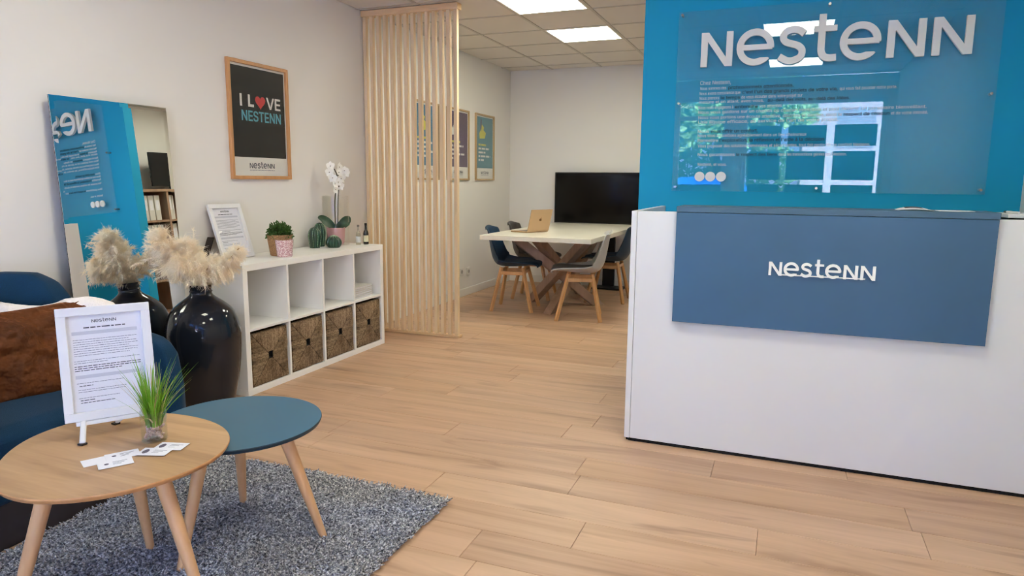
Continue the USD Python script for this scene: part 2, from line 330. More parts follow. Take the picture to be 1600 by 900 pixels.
LIGHT_LABEL = {(-2.1, 4.82): 'square ceiling light panel cut off by the top edge, nearer of the two', (-2.1, 6.02): 'square ceiling light panel farther from the camera, above the meeting table',
    (-.3, 1.82): 'square ceiling light panel above the reception desk approach', (-.3, .02): 'square ceiling light panel just inside the shop window on the right',
    (-2.1, 1.82): 'square ceiling light panel above the round tables',
    (-.3, 4.82): 'square ceiling light panel just behind the teal partition', (-.3, 6.02): 'square ceiling light panel in the back office near the binders'}
for (x, y) in sorted(LIGHTS):
    t = thing('ceiling_light', LIGHT_LABEL[(x, y)], 'ceiling light', (x+.3, y+.3, ZC), group='recessed ceiling light panels')
    obj('frame', cat_([bx((x+.011, y+.011, ZC-.002), (x+.589, y+.025, ZC+.02)), bx((x+.011, y+.575, ZC-.002), (x+.589, y+.589, ZC+.02)),
                       bx((x+.011, y+.025, ZC-.002), (x+.025, y+.575, ZC+.02)), bx((x+.575, y+.025, ZC-.002), (x+.589, y+.575, ZC+.02))]), L_['lamp_frame'], t, True)
    obj('diffuser', bx((x+.025, y+.025, ZC+.001), (x+.575, y+.575, ZC+.012)), L_['lamp_face'], t, True, label='glowing warm white diffuser')

# ------------------------------------------------------------------ walls
H = ZC+.06
wl = thing('wall_left', kind='structure'); obj('wall_panel', bx((XL-.2, YF-.15, -.012), (XL, YB+.2, H)), L_['wall_paint'], wl)
wb = thing('wall_back', kind='structure'); obj('wall_panel', bx((XL, YB, -.012), (XR, YB+.2, H)), L_['wall_paint'], wb)
wr = thing('wall_right', kind='structure'); obj('wall_panel', bx((XR, YF-.15, -.012), (XR+.2, YB+.2, H)), L_['wall_paint'], wr)
wc = thing('wall_middle', kind='structure', loc=(0, 4.435, 0)); obj('wall_panel', bx((-.8816, 4.435, 0), (XR, 4.52, ZC)), L_['teal_paint'], wc, True)
bl = thing('baseboard_left', kind='structure', loc=(XL, 6, 0)); obj('board', bx((XL, 4.93, 0), (XL+.014, YB, .085), .004), L_['baseboard_paint'], bl, True)
bb = thing('baseboard_back', kind='structure', loc=(-1, YB, 0)); obj('board', bx((XL+.014, YB-.014, 0), (XR, YB, .085), .004), L_['baseboard_paint'], bb, True)

# shop front behind the camera: wall with two shop windows and a glazed door
wf = thing('wall_front', kind='structure', loc=(0, YF, 0))
OPEN = [(-2.75, -1.75, .5, 2.3), (-1.45, -.78, .0, 2.36), (-.58, 1.07, .2, 2.3)]
full = sbox(XL, -.012, XR, ZC)
for a, b, c, d in OPEN: full = full.difference(sbox(a, c, b, d))
obj('wall_panel', onplane(extr(full, .15), (0, YF, 0), (1, 0, 0), (0, 0, 1)), L_['wall_paint'], wf, True)
def window(name, a, b, c, d, bars=()):
    w = thing(name, kind='structure', loc=((a+b)/2, YF-.08, c)); y0, y1 = YF-.11, YF-.06
    obj('window_frame', cat_([bx((a, y0, c), (a+.05, y1, d)), bx((b-.05, y0, c), (b, y1, d)), bx((a+.05, y0, c), (b-.05, y1, c+.05)), bx((a+.05, y0, d-.05), (b-.05, y1, d))] +
                             [bx((a+.05, y0, z-.025), (b-.05, y1, z+.025)) for z in bars]), L_['aluminium'], w, True)
    zs = [c+.05] + [q for z in bars for q in (z-.025, z+.025)] + [d-.05]
    for z0, z1 in zip(zs[::2], zs[1::2]): obj('pane', bx((a+.05, YF-.088, z0), (b-.05, YF-.082, z1)), L_['shop_glass'], w, True)
    return w
window('window_1', *OPEN[0]); d1 = window('door_1', *OPEN[1], bars=(2.1,)); window('window_2', *OPEN[2])
obj('door_handle', tube([(-1.40, YF-.03, .9), (-1.40, YF-.03, 1.3)], .012), L_['metal'], d1, True)
first = None
for x0, x1, z0, z1, w in [(a, b, c, d, q+' '+r) for (c, d, q) in ((1.715, 1.975, 'upper'), (1.30, 1.655, 'middle'), (.55, 1.24, 'lower')) for (a, b, r) in ((-.49, -.115, 'left'), (-.035, .41, 'centre'), (.50, .97, 'right'))]:
    t = thing('display_board', f'dark backed property display board hanging in the shop window, {w} of the nine', 'display board', ((x0+x1)/2, YF+.018, z0), group='display boards in the shop window')
    obj('panel', bx((x0, YF+.012, z0), (x1, YF+.024, z1), .002), L_['board_back'], t, True)
    for xx in (x0+.04, x1-.04): obj('cable', tube([(xx, YF+.018, z1-.002), (xx, YF+.018, z1+.065 if z1 < 1.9 else ZC+.002)], .0012, 6), L_['metal'], t, True)

# ------------------------------------------------------------------ lettering of the logo, one x-height = 1
def logo_letters(underline=False):
    s = .19
    def N_(w): return unary_union([sbox(0, 0, s, 1), sbox(w-s, 0, w, 1), Polygon([(0, 1), (s*1.12, 1), (w, 0), (w-s*1.12, 0)])])
    def e_():
        c = (.475, .5); ring = Point(c).buffer(.525, 32).difference(Point(c).buffer(.335, 32))
        gap = Polygon([c, (c[0]+1.2, c[1]-.08), (c[0]+1.2, c[1]-.98)])
        bar = sbox(.1, .42, .96, .575).intersection(Point(c).buffer(.5, 32))
        return unary_union([ring.difference(gap).difference(sbox(.6, .2, 1.1, .42)), bar]).buffer(0)
    def s_():
        return LineString(catmull([(.72, .80), (.57, .90), (.40, .93), (.22, .87), (.15, .73), (.22, .60), (.40, .53), (.58, .46), (.68, .33), (.64, .16), (.46, .07), (.28, .07), (.06, .19)], 6)).buffer(s*.5, cap_style=2)
    def t_():
        st = LineString(catmull([(.21, 1.30), (.21, .9), (.21, .5), (.22, .27), (.30, .13), (.44, .085), (.62, .095)], 6)).buffer(s*.5, cap_style=2)
        return unary_union([st, sbox(.0, .82, .60, .98)])
    L = [(N_(.92), 0), (e_(), 1.08), (s_(), 2.17), (t_(), 3.14), (e_(), 3.88), (N_(.93), 5.03), (N_(.95), 6.13)]
    return [affinity.translate(g, x, 0) for g, x in L]
LOGO = logo_letters(); LOGO_W = 7.08
def logo_parts(name, width, depth, O, X, Y, material, parent, joined=False):
    k, ms = width/LOGO_W, []
    for g in LOGO:
        e = extr(g, 1.0); e.vertices *= [k, k, depth]; ms.append(onplane(e, O, X, Y))
    if joined: obj(name, cat_(ms), material, parent, True)
    else:
        for m in ms: obj(name, m, material, parent, True)

# ------------------------------------------------------------------ reception desk
yd = 3.212
desk = thing('reception_desk', 'long white reception counter with a slate blue front panel and raised white lettering', 'reception desk', (.2, yd+.3, 0))
obj('front_panel', bx((-.640, yd, .018), (1.155, yd+.028, 1.122), .0015), L_['white_lacquer'], desk, True)
obj('side_panel', bx((-.668, yd-.001, .018), (-.6415, 4.02, 1.122), .0015), L_['white_lacquer'], desk, True)
obj('plinth', bx((-.65, yd+.012, .0), (1.15, yd+.026, .018)), L_['black_gap'], desk, True)
obj('plinth', bx((-.662, yd+.02, .0), (-.648, 4.00, .018)), L_['black_gap'], desk, True)
bp = obj('blue_panel', bx((-.457, yd-.032, .620), (.772, yd-.0005, 1.1215), .001), L_['slate_blue'], desk, True, label='slate blue front board')
obj('counter_top', bx((-.458, yd-.034, 1.123), (.775, yd+.20, 1.149), .002), L_['slate_edge'], desk, True, label='slate blue transaction shelf')
obj('worktop', bx((-.638, yd+.03, .71), (.79, yd+.78, .735), .002), L_['white_satin'], desk, True)
logo_parts('letter', .414, .012, (-.053, yd-.032, .8605), (1, 0, 0), (0, 0, 1), L_['letter_white'], bp)
obj('lettering_bar', bx((-.005, yd-.040, .862), (.325, yd-.032, .8665)), L_['letter_white'], bp, True)

# cabinet behind the right end of the desk, pen on it, leaflets on the counter
t = thing('side_cabinet', 'dark cabinet with a pale top board behind the right end of the reception desk', 'cabinet', (1.0, 3.5, 0))
obj('body', bx((.832, 3.305, .0), (1.155, 3.46, 1.1249), .001), L_['black_gap'], t, True, label='dark cabinet body')
obj('top_board', bx((.828, 3.30, 1.125), (1.157, 3.50, 1.141), .002), L_['white_satin'], t, True, label='pale top board')
p = thing('pen', 'white and black pen on the cabinet top at the far right of the desk', 'pen', (.86, 3.36, 1.146))
obj('barrel', tube([(.868, 3.32, 1.1461), (.852, 3.42, 1.1461)], .0048, 10), L_['white_lacquer'], p, True)
obj('tip', tube([(.852, 3.42, 1.1461), (.848, 3.445, 1.1461)], [.0048, .0035], 10), L_['black_plastic'], p, True)
t = thing('leaflet', 'folded white leaflet with a dark print, left on the desk counter', 'leaflet', (.45, yd+.02, 1.149))
u = np.linspace(0, 1, 9); fold = np.stack([np.stack([.43+.13*u, yd+.03+.1*v+0*u, 1.1495+.012*(1-np.abs(2*u-1)**2)*(.4+.6*v)+0*u], -1) for v in (0, .5, 1)], 1)
obj('sheet', sheet(fold+[0, 0, .0012], fold), L_['paper'], t, True)
obj('print', sheet((fold+[0, 0, .0016])[2:7, 1:], (fold+[0, 0, .0013])[2:7, 1:]), L_['ink'], t, True)
t = thing('paper_sheet', 'flat white sheet beside the folded leaflet on the desk counter', 'paper', (.63, yd+.05, 1.149))
obj('sheet', bx((.575, yd+.02, 1.1491), (.70, yd+.11, 1.151)), L_['paper'], t, True)

# ------------------------------------------------------------------ clear acrylic sign on the teal wall
ya0, ya1 = 4.395, 4.405
sign = thing('acrylic_sign', 'large clear acrylic wall sign with raised white lettering and French text on the teal wall', 'sign', (.16, 4.4, 1.2))
obj('acrylic_panel', bx((-.670, ya0, 1.203), (.986, ya1, 2.262), .0012), L_['acrylic'], sign, True, label='clear acrylic sheet')
for sx in (-.650, .155, .965):
    for sz in (1.228, 1.73, 2.244):
        if sx == .155 and sz == 1.73: continue
        obj('standoff', xf(trimesh.creation.cylinder(.0075, .044, sections=20), (sx, 4.413, sz), rx=PI/2), L_['metal'], sign, True)
logo_parts('letter', 1.382, .022, (-.529, ya0-.0005, 1.934), (1, 0, 0), (0, 0, 1), L_['letter_white'], sign)
for i, x in enumerate((-.504, -.441, -.378)):
    obj('disc', xf(trimesh.creation.cylinder(.029, .010, sections=40), (x, ya0-.0055, 1.291), rx=PI/2), L_['letter_white'], sign, True)
LINES = [(1.838, [('Chez Nestenn,', 0, -.527, -.35)], .020),
 (1.808, [('Nous sommes des', 0, -.525, -.375), ('professionnels attentionnés.', 1, -.363, -.004)], .016),
 (1.779, [('Nous avons conscience que', 0, -.528, -.294), ("c'est l'un des grands projets de votre vie,", 1, -.284, .228), ('qui vous fait pousser notre porte.', 0, .238, .523)], .016),
 (1.751, [('Nous prenons', 0, -.527, -.412), ('le temps', 1, -.404, -.295), ('de vous écouter dans votre projet sur', 0, -.287, .047)], .016),
 (1.729, [('mesure et en allant, avec vous,', 0, -.529, -.16), ("au-delà des mots, au-delà des idées.", 1, -.14, .293)], .015),
 (1.696, [('Nous nous engageons à', 0, -.531, -.329), ('entendre', 1, -.321, -.192), ('vos attentes', 0, -.184, -.06)], .016),
 (1.669, [('Nous vous guidons sur un chemin où chacun contribue et peut devenir un partenaire bienveillant.', 0, -.530, .673)], .016),
 (1.638, [('Nous vous portons une écoute attentive, discrète et sincère, dans le', 0, -.528, .26), ('respect de chacun', 1, .268, .497), ('et de votre intimité.', 0, .505, .682)], .016),
 (1.611, [("Une équipe efficace, au service de l'art de votre projet.", 0, -.527, .243)], .016),
 (1.556, [('Nous', 0, -.527, -.462), ('vous offrir un confort,', 1, -.453, -.184)], .017),
 (1.531, [('Nous vous accueillons agréablement dans un lieu chaleureux', 0, -.527, .082)], .016),
 (1.502, [('Permettre', 0, -.526, -.406), ("l'exploration, la réflexion et l'aide à la décision", 1, -.398, .178)], .017),
 (1.470, [('Vous proposer des solutions conviviales et sécurisantes, tout fait partie de ce confort Nestenn.', 0, -.524, .416)], .016),
 (1.418, [('Nous garantissons', 0, -.521, -.306), ('le respect des liens', 1, -.298, -.069), ('dans les transactions gérées par Nestenn.', 0, -.061, .30)], .016),
 (1.360, [('Nestenn, et vous.', 0, -.519, -.35)], .016)]
for z, segs, h in LINES:
    for s, dark, x0, x1 in segs:
        obj('text_line', text(s, h*1.12, (x0, ya0-.0002, z-.004), (1, 0, 0), (0, 0, 1), x1-x0, .0009, bool(dark)), L_['print_dark' if dark else 'print_white'], sign, True)

# ------------------------------------------------------------------ slat screen
scr = thing('slat_screen', 'floor-to-ceiling screen of upright pale pine slats standing against the left wall', 'slat screen', (-2.8, 4.91, 0))
for i in range(14):
    x = XL+.010+i*.0618; obj('slat', bx((x, 4.893, .018), (x+.029, 4.928, 2.530), .0015), L_['pine_slat'], scr, True)
obj('top_rail', bx((XL+.004, 4.876, 2.528), (-2.380, 4.95, 2.572), .002), L_['pine_rail'], scr, True)
obj('bottom_rail', bx((XL+.016, 4.885, 0), (-2.380, 4.95, .020), .002), L_['pine_rail'], scr, True)

# ------------------------------------------------------------------ cube shelf with baskets
ux0, ux1, uy0 = -3.228, -2.835, 3.035; uy1 = uy0+1.47
unit = thing('cube_shelf', 'low white cube shelf unit with four open cells above four baskets', 'shelf unit', ((ux0+ux1)/2, uy0+.735, 0))
W = mat('shelf_white', '#f4f3f1', .4)
obj('top_board', bx((ux0, uy0, .732), (ux1, uy1, .770), .0012), W, unit, True)
obj('bottom_board', bx((ux0, uy0, 0), (ux1, uy1, .038), .0012), W, unit, True)
obj('side_panel', bx((ux0, uy0, .038), (ux1, uy0+.038, .732), .001), W, unit, True); obj('side_panel', bx((ux0, uy1-.038, .038), (ux1, uy1, .732), .001), W, unit, True)
obj('shelf', bx((ux0, uy0+.038, .377), (ux1-.002, uy1-.038, .393), .001), W, unit, True)
cells = []
for k in range(4):
    a = uy0+.038+k*(.335+.018); cells.append((a, a+.335))
    if k < 3:
        for z0, z1 in ((.038, .377), (.393, .732)): obj('divider', bx((ux0, a+.335, z0), (ux1-.002, a+.353, z1), .001), W, unit, True)
obj('cam_cover', xf(trimesh.creation.cylinder(.006, .002, sections=16), (ux1-.045, uy0-.0008, .751), rx=PI/2), L_['ink'], unit, True)

def basket_mesh():
    n = 161; u = np.linspace(-1, 1, n); Y, Z = np.meshgrid(u, u, indexing='ij'); r = np.maximum(abs(Y), abs(Z))
    along = np.where(abs(Y) > abs(Z), Z, Y); ray = along/np.maximum(r, .02)           # strands fan out from the hole
    tri = np.where(abs(Y) > abs(Z), along, along)
    h = .0046*np.abs(np.sin(tri*72+.9*np.sin(r*26)+2.0*meshkit.noise(np.stack([Y*5, Z*5, 0*Y], -1), 2)))*(.7+.6*meshkit.noise(np.stack([Y*9, Z*9, 0*Y], -1), 4)) - .004*np.exp(-((abs(Y)-abs(Z))/.02)**2)
    h += .006*(meshkit.noise(np.stack([Y*3, Z*3, 0*Y], -1), 9)-.5) - .012*np.clip((r-.93)/.07, 0, 1)**2
    V = np.stack([.345+h, Y*.159, .161+Z*.161], -1); m = grid(V); c = m.triangles_center
    hole = (abs(c[:, 1]) < .019) & (abs(c[:, 2]-.168) < .023); m.update_faces(~hole)
    sid = np.floor((tri*72+.9*np.sin(r*26))/PI)+np.where(abs(Y) > abs(Z), 500, 0)+np.where(Y+Z > 0, 1000, 0)
    tone = .26+.30*np.clip((h/.0046), 0, 1)+.22*(meshkit.noise(np.stack([sid*1.37, 0*sid, 0*sid], -1), 6)-.5)+.30*(meshkit.noise(np.stack([Y*30, Z*30, 0*Y], -1), 3)-.5)-.12*np.exp(-((abs(Y)-abs(Z))/.02)**2)
    return m, tone.ravel()
BF, BTONE = basket_mesh()
def basket(loc, label):
    t = thing('storage_basket', label, 'basket', loc, group='woven baskets in the white shelf')
    w = obj('front_weave', BF, L_['seagrass_weave'], t)
    UsdGeom.PrimvarsAPI(stage.GetPrimAtPath(w)).CreatePrimvar('tone', Sdf.ValueTypeNames.FloatArray, 'vertex').Set(Vt.FloatArray.FromNumpy(BTONE.astype(np.float32)))
    obj('handle_hole', cat_([bx((.325, -.021, .145), (.329, .021, .191)), bx((.325, -.021, .145), (.346, -.0185, .191)), bx((.325, .0185, .145), (.346, .021, .191)), bx((.325, -.021, .145), (.346, .021, .1475)), bx((.325, -.021, .1885), (.346, .021, .191))]), L_['black_gap'], t, label='dark square hand hole')
    obj('side', bx((.0, -.158, .004), (.340, -.150, .318)), L_['seagrass'], t); obj('side', bx((.0, .150, .004), (.340, .158, .318)), L_['seagrass'], t)
    obj('back', bx((0, -.150, .004), (.008, .150, .318)), L_['seagrass'], t); obj('base', bx((0, -.158, 0), (.34, .158, .004)), L_['seagrass'], t)
    return t
BL = ['woven seagrass basket in the nearest lower cell of the white shelf', 'woven seagrass basket in the second lower cell from the near end of the white shelf', 'woven seagrass basket in the third lower cell from the near end of the white shelf', 'woven seagrass basket in the far lower cell, beside the slat screen']
b0 = basket((ux0+.04, sum(cells[0])/2, .0385), BL[0])
for k in (1, 2, 3): dup(b0, (ux0+.04, sum(cells[k])/2, .0385), 0, BL[k])
a, b = cells[3]; ML = ['bottom', 'second from bottom', 'third from bottom', 'fourth from bottom', 'fifth from bottom', 'topmost']
for k in range(6):
    t = thing('magazine', f'thin pale magazine, {ML[k]} of the stack in the far upper cell', 'magazine', (-2.97, (a+b)/2-.03, .3935+.0145*k), rr.uniform(-.04, .04), group='magazines stacked in the shelf')
    obj('pages', bx((-.098, -.128, .0015), (.1, .128, .0115)), L_['paper'], t); obj('cover', cat_([bx((-.102, -.131, 0), (.104, .131, .0015)), bx((-.102, -.131, .0115), (.104, .131, .013)), bx((-.104, -.131, 0), (-.102, .131, .013))]), L_['poster_white'], t)

# ------------------------------------------------------------------ things on the shelf
def bars_print(rng, O, X, Y, w, rows, parent, name='text_line'):
    """Small print too small to read: one joined part per line of words. rows: (y, x0, x1, height, material)."""
    for y, x0, x1, h, m in rows:
        ms, x = [], x0
        if h > .009 and m is L_['ink_band']: ms.append(onplane(bx((x0, y, 0), (x1, y+h, .0004)), O, X, Y)); x = x1
        while x < x1-.002:
            l = min(rng.uniform(.3, 1.0)*h*7, x1-x); ms.append(onplane(bx((x, y, 0), (x+l, y+h, .0004)), O, X, Y)); x += l+h*.9
        obj(name, cat_(ms), m, parent, True)
def doc_rows(w, h):
    """Layout of the information sheet (legal notice): offsets from the sheet's lower left corner."""
    R = [(.865*h, .22*w, .78*w, .012*h, L_['ink'])]
    R += [(.80*h-0*k, .06*w, .94*w, .036*h, L_['ink_band']) for k in range(1)]
    R += [((.745-.0235*k)*h, .07*w, (.93-.12*(k % 3 == 1))*w, .006*h, L_['ink_light']) for k in range(8)]
    R += [((.525-.022*k)*h, .06*w, (.94 if k == 0 else .5)*w, .006*h, L_['ink_light']) for k in range(2)]
    R += [((.468-.022*k)*h, .06*w, (.95 if k < 2 else .7)*w, .008*h, L_['ink']) for k in range(3)]
    R += [(.345*h, .06*w, .94*w, .036*h, L_['ink_band'])]
    R += [((.295)*h, .07*w, .7*w, .006*h, L_['ink_light']), (.265*h, .10*w, .28*w, .008*h, L_['ink'])]
    R += [((.225-.022*k)*h, .08*w, .72*w, .006*h, L_['ink_light']) for k in range(2)] + [(.14*h, .08*w, .62*w, .006*h, L_['ink_light']), (.115*h, .10*w, .30*w, .008*h, L_['ink']), (.09*h, .10*w, .55*w, .007*h, L_['ink'])]
    return R
def framed_sheet(t, O, X, Y, W_, H_, fw_, seed, depth=.018):
    """White frame, sheet, print and glass; O is the frame's lower left back corner, X right, Y up (unit vectors)."""
    X, Y = np.array(X, float), np.array(Y, float); on = lambda m: onplane(m, O, X, Y)
    fr = cat_([on(bx((0, 0, 0), (W_, fw_, depth), .0015)), on(bx((0, H_-fw_, 0), (W_, H_, depth), .0015)), on(bx((0, fw_*.98, 0), (fw_, H_-fw_*.98, depth), .0015)), on(bx((W_-fw_, fw_*.98, 0), (W_, H_-fw_*.98, depth), .0015))])
    obj('frame', fr, L_['white_lacquer'], t, True)
    obj('backing', on(bx((fw_*.6, fw_*.6, -.003), (W_-fw_*.6, H_-fw_*.6, 0))), L_['woven_pot'], t, True)
    sh = obj('sheet', on(bx((fw_, fw_, .002), (W_-fw_, H_-fw_, .004))), L_['paper'], t, True)
    P = np.array(O)+X*fw_+Y*fw_+np.cross(X, Y)*.0041; w, h = W_-2*fw_, H_-2*fw_
    logo_parts('heading', w*.33, .0004, P+X*w*.335+Y*h*.92, X, Y, L_['ink'], sh, True)
    bars_print(random.Random(seed), P, X, Y, w, doc_rows(w, h), sh)
    obj('glass', on(bx((fw_, fw_, .010), (W_-fw_, H_-fw_, .0115))), L_['frame_glass'], t, True)
lean = math.atan2(.105, .33); Y_ = (-math.sin(lean), 0, math.cos(lean))
t = thing('document_frame', 'white framed information sheet leaning back on the near end of the white shelf', 'picture frame', (-3.1, 3.3, .77))
framed_sheet(t, (-3.105, 3.163, .772), (0, 1, 0), Y_, .262, .340, .026, 5)
obj('easel_back', beam((-3.200, 3.12, .7705), (-3.207, 3.19, .905), .05, .006), L_['soil'], t, True, label='dark brown prop at the back')

t = thing('potted_bush', 'small green leafy bush in a woven brown pot on the white shelf', 'potted plant', (-3.005, 3.56, .77))
obj('pot', lathe([(0, 0), (.058, 0), (.062, .004), (.080, .128), (.080, .134), (.074, .134), (.07, .11), (0, .11)], 36), L_['woven_pot'], t, smooth=40)
obj('soil', lathe([(0, .10), (.070, .112), (.0705, .115), (0, .121)], 24), L_['soil'], t)
def leaf_cloud(n, rng, centre, size, rad, surf=.35):
    d = rng.normal(size=(n, 3)); d /= np.linalg.norm(d, axis=1, keepdims=True); d[:, 2] = np.abs(d[:, 2])*1.0-.15*(rng.random(n) < .5)
    P = np.array(centre)+d*np.array(rad)*(surf+(1-surf)*rng.random((n, 1))**.5)
    a = rng.normal(size=(n, 3))*.6+d; a /= np.linalg.norm(a, axis=1, keepdims=True); b = np.cross(a, rng.normal(size=(n, 3))); b /= np.linalg.norm(b, axis=1, keepdims=True)
    s = size*(.6+.8*rng.random((n, 1))); N = np.cross(a, b)
    V = np.stack([P, P+a*s*.5+b*s*.3+N*s*.06, P+a*s, P+a*s*.5-b*s*.3+N*s*.06], 1).reshape(-1, 3); i = np.arange(n)[:, None]*4
    return trimesh.Trimesh(V, np.vstack([i+[0, 1, 2], i+[0, 2, 3]]), process=False)
obj('leaves', leaf_cloud(1500, np.random.default_rng(3), (0, 0, .125), .017, (.078, .078, .088), .2), L_['bush_leaf'], t, kind='stuff')
obj('stems', cat_([tube([(0, 0, .115), (.05*math.cos(k), .05*math.sin(k), .165)], .002, 5) for k in range(12)]), L_['bark'], t)
t = thing('tealight_glass', 'pink mosaic glass candle holder in front of the woven plant pot', 'candle holder', (-2.925, 3.505, .77))
obj('glass_cup', lathe([(0, 0), (.042, 0), (.047, .006), (.056, .105), (.055, .107), (.051, .105), (.043, .012), (0, .012)], 36), L_['pink_mosaic'], t, smooth=40)
obj('candle', lathe([(0, .0125), (.041, .0125), (.043, .035), (0, .036)], 24), L_['paper'], t)

def cactus(label, loc, r, h, ribs, lines, oval):
    t = thing('ceramic_cactus', label, 'ornament', loc, group='dark green ceramic cacti on the white shelf')
    n, m = 26, ribs*10; T = np.linspace(0, 1, n); A = np.linspace(0, 2*PI, m, endpoint=False)
    prof = np.array([r*(np.sin(PI*np.clip(.16+.84*q, 0, 1))**.5 if oval else (.72+.467*q if q < .6 else math.sqrt(max(1-((q-.6)/.4)**2, 0))*(.92+.08*(1-q)))) for q in T]); prof[-1] = .0005
    rib = 1-.10*np.abs(np.sin(A*ribs/2))**8*1.5
    V = np.stack([prof[:, None]*np.cos(A)*rib, prof[:, None]*np.sin(A)*rib, (T*h)[:, None]+0*A], -1)
    b = grid(V, close_v=True); c = trimesh.Trimesh(np.vstack([b.vertices, [[0, 0, 0]]]), np.vstack([b.faces, [[len(b.vertices), (j+1) % m, j] for j in range(m)]]), process=False)
    if c.volume < 0: c.invert()
    obj('body', c, L_['cactus_green'], t, smooth=50)
    L = []
    for k in range(ribs):
        a = 2*PI*(k+(.5 if lines == 'dots' else 0))/ribs
        for q in np.linspace(.08, .93, 22 if lines == 'dots' else 10):
            rad = np.interp(q, T, prof)*(1.01 if lines == 'dots' else .90)
            if lines == 'dots': L.append(xf(trimesh.creation.icosphere(0, .0024), (rad*math.cos(a), rad*math.sin(a), q*h)))
            else:
                q2 = q+.094; rad2 = np.interp(min(q2, 1), T, prof)*.90
                L.append(tube([(rad*math.cos(a), rad*math.sin(a), q*h), (rad2*math.cos(a), rad2*math.sin(a), min(q2, .99)*h)], .0032, 5))
    obj('spines', cat_(L), L_['cactus_line'], t, kind='stuff')
cactus('rounded upright ceramic cactus, left of the three', (-3.115, 4.055, .77), .048, .150, 8, 'dots', False)
cactus('tallest slim ceramic cactus with pale spines, behind the other two', (-3.150, 4.160, .77), .046, .175, 12, 'dots', False)
cactus('low round ceramic cactus with pale grooves, in front of the pink pot', (-3.010, 4.135, .77), .056, .088, 12, 'grooves', True)

t = thing('orchid', 'white orchid with two dark leaves in a pink pot', 'orchid', (-3.125, 4.325, .776))
ox, oy = 0, 0
obj('pot', lathe([(0, 0), (.05, 0), (.060, .012), (.068, .12), (.066, .124), (.060, .122), (.052, .1), (0, .1)], 36), L_['pink_pot'], t, smooth=40)
obj('soil', lathe([(0, .09), (.055, .104), (.055, .106), (0, .112)], 24), L_['soil'], t)
def leaf(P, wmax, mt, name):
    P = catmull(P, 6); n = len(P); s = np.linspace(0, 1, n); T = np.gradient(P, axis=0); side = np.cross(T, (.75, -.45, .5)); side /= np.linalg.norm(side, axis=1, keepdims=True)
    w = wmax*np.sin(PI*np.clip(s*.92+.06, 0, 1))**.7; k = np.linspace(-1, 1, 7)
    up_ = np.cross(side, T); up_ /= np.linalg.norm(up_, axis=1, keepdims=True)
    top = P[:, None]+side[:, None]*(w[:, None]*k)[..., None]+up_[:, None]*(np.abs(k)**2*w[:, None]*.25)[..., None]
    obj(name, sheet(top+[0, 0, .001], top-[0, 0, .001]), mt, t, smooth=60)
leaf([(0, 0, .108), (-.03, -.04, .15), (-.06, -.08, .185), (-.07, -.12, .20)], .036, L_['orchid_leaf'], 'leaf')
leaf([(0, 0, .108), (.02, .05, .14), (.035, .09, .175), (.045, .115, .20)], .036, L_['orchid_leaf'], 'leaf')
leaf([(0, 0, .108), (.045, -.01, .14), (.075, .01, .155), (.10, .03, .145)], .028, L_['orchid_leaf'], 'leaf')
st1 = catmull([(0, -.005, .11), (.0, -.008, .28), (.005, .008, .42), (.01, .02, .50), (.015, -.02, .555)], 6)
st2 = catmull([(.01, .01, .11), (.01, .02, .30), (.015, .03, .43), (.02, .02, .52)], 6)
obj('stem', tube(st1, .004, 7), L_['orchid_stem'], t, smooth=60); obj('stem', tube(st2, .0035, 7), L_['orchid_stem'], t, smooth=60)
obj('support_stake', tube([(.004, .004, .11), (.006, .012, .46)], .003, 6), L_['paper'], t)
def flower(c, d, r, seed):
    d = np.array(d, float)/np.linalg.norm(d); u = np.cross(d, (0, 0, 1.0)); u /= np.linalg.norm(u); v = np.cross(u, d); ms = []
    for k in range(5):
        a = PI/2+k*2*PI/5+random.Random(seed+k).uniform(-.15, .15); e = math.cos(a)*u+math.sin(a)*v; f_ = np.cross(d, e); s = np.linspace(0, 1, 6)
        w = r*(.55 if k in (1, 4) else .36)*np.sin(PI*np.clip(s*.85+.1, 0, 1)); q = np.linspace(-1, 1, 5)
        top = np.array(c)+e*(s*r)[:, None, None]+f_*(w[:, None]*q)[..., None]+d*((.25*r*s*s)[:, None]-.15*w[:, None]*q**2)[..., None]
        ms.append(sheet(top+d*.0006, top-d*.0006))
    p_ = obj('flower', cat_(ms), L_['petal'], t, smooth=60)
    obj('flower_heart', xf(trimesh.creation.icosphere(1, r*.10), np.array(c)+d*r*.08), L_['orchid_heart'], p_, smooth=True)
FL = [(-.01, -.03, .575), (.02, .03, .57), (.03, .075, .545), (-.005, -.05, .53), (.03, .01, .53), (.02, -.045, .49), (.03, .035, .485), (.025, -.03, .445), (.02, .03, .43), (.035, -.005, .46), (.02, -.02, .405), (.025, .09, .525)]
for k, c in enumerate(FL): flower(np.array(c)*[1, 1.12, 1]-[0, 0, .0], (1.0, -.6+.8*math.sin(k*2.1), .35*math.cos(k*1.7)), .036, k)
t = thing('hurricane_vase', 'tall clear glass cylinder around the orchid pot', 'glass vase', (-3.125, 4.325, .77))
obj('glass_wall', lathe([(.0975, .006), (.0975, .365), (.0945, .365), (.0945, .006), (.0975, .006)], 48), L_['thin_glass'], t, smooth=40)
obj('glass_base', lathe([(0, 0), (.0975, 0), (.0975, .006), (0, .006)], 48), L_['thin_glass'], t)

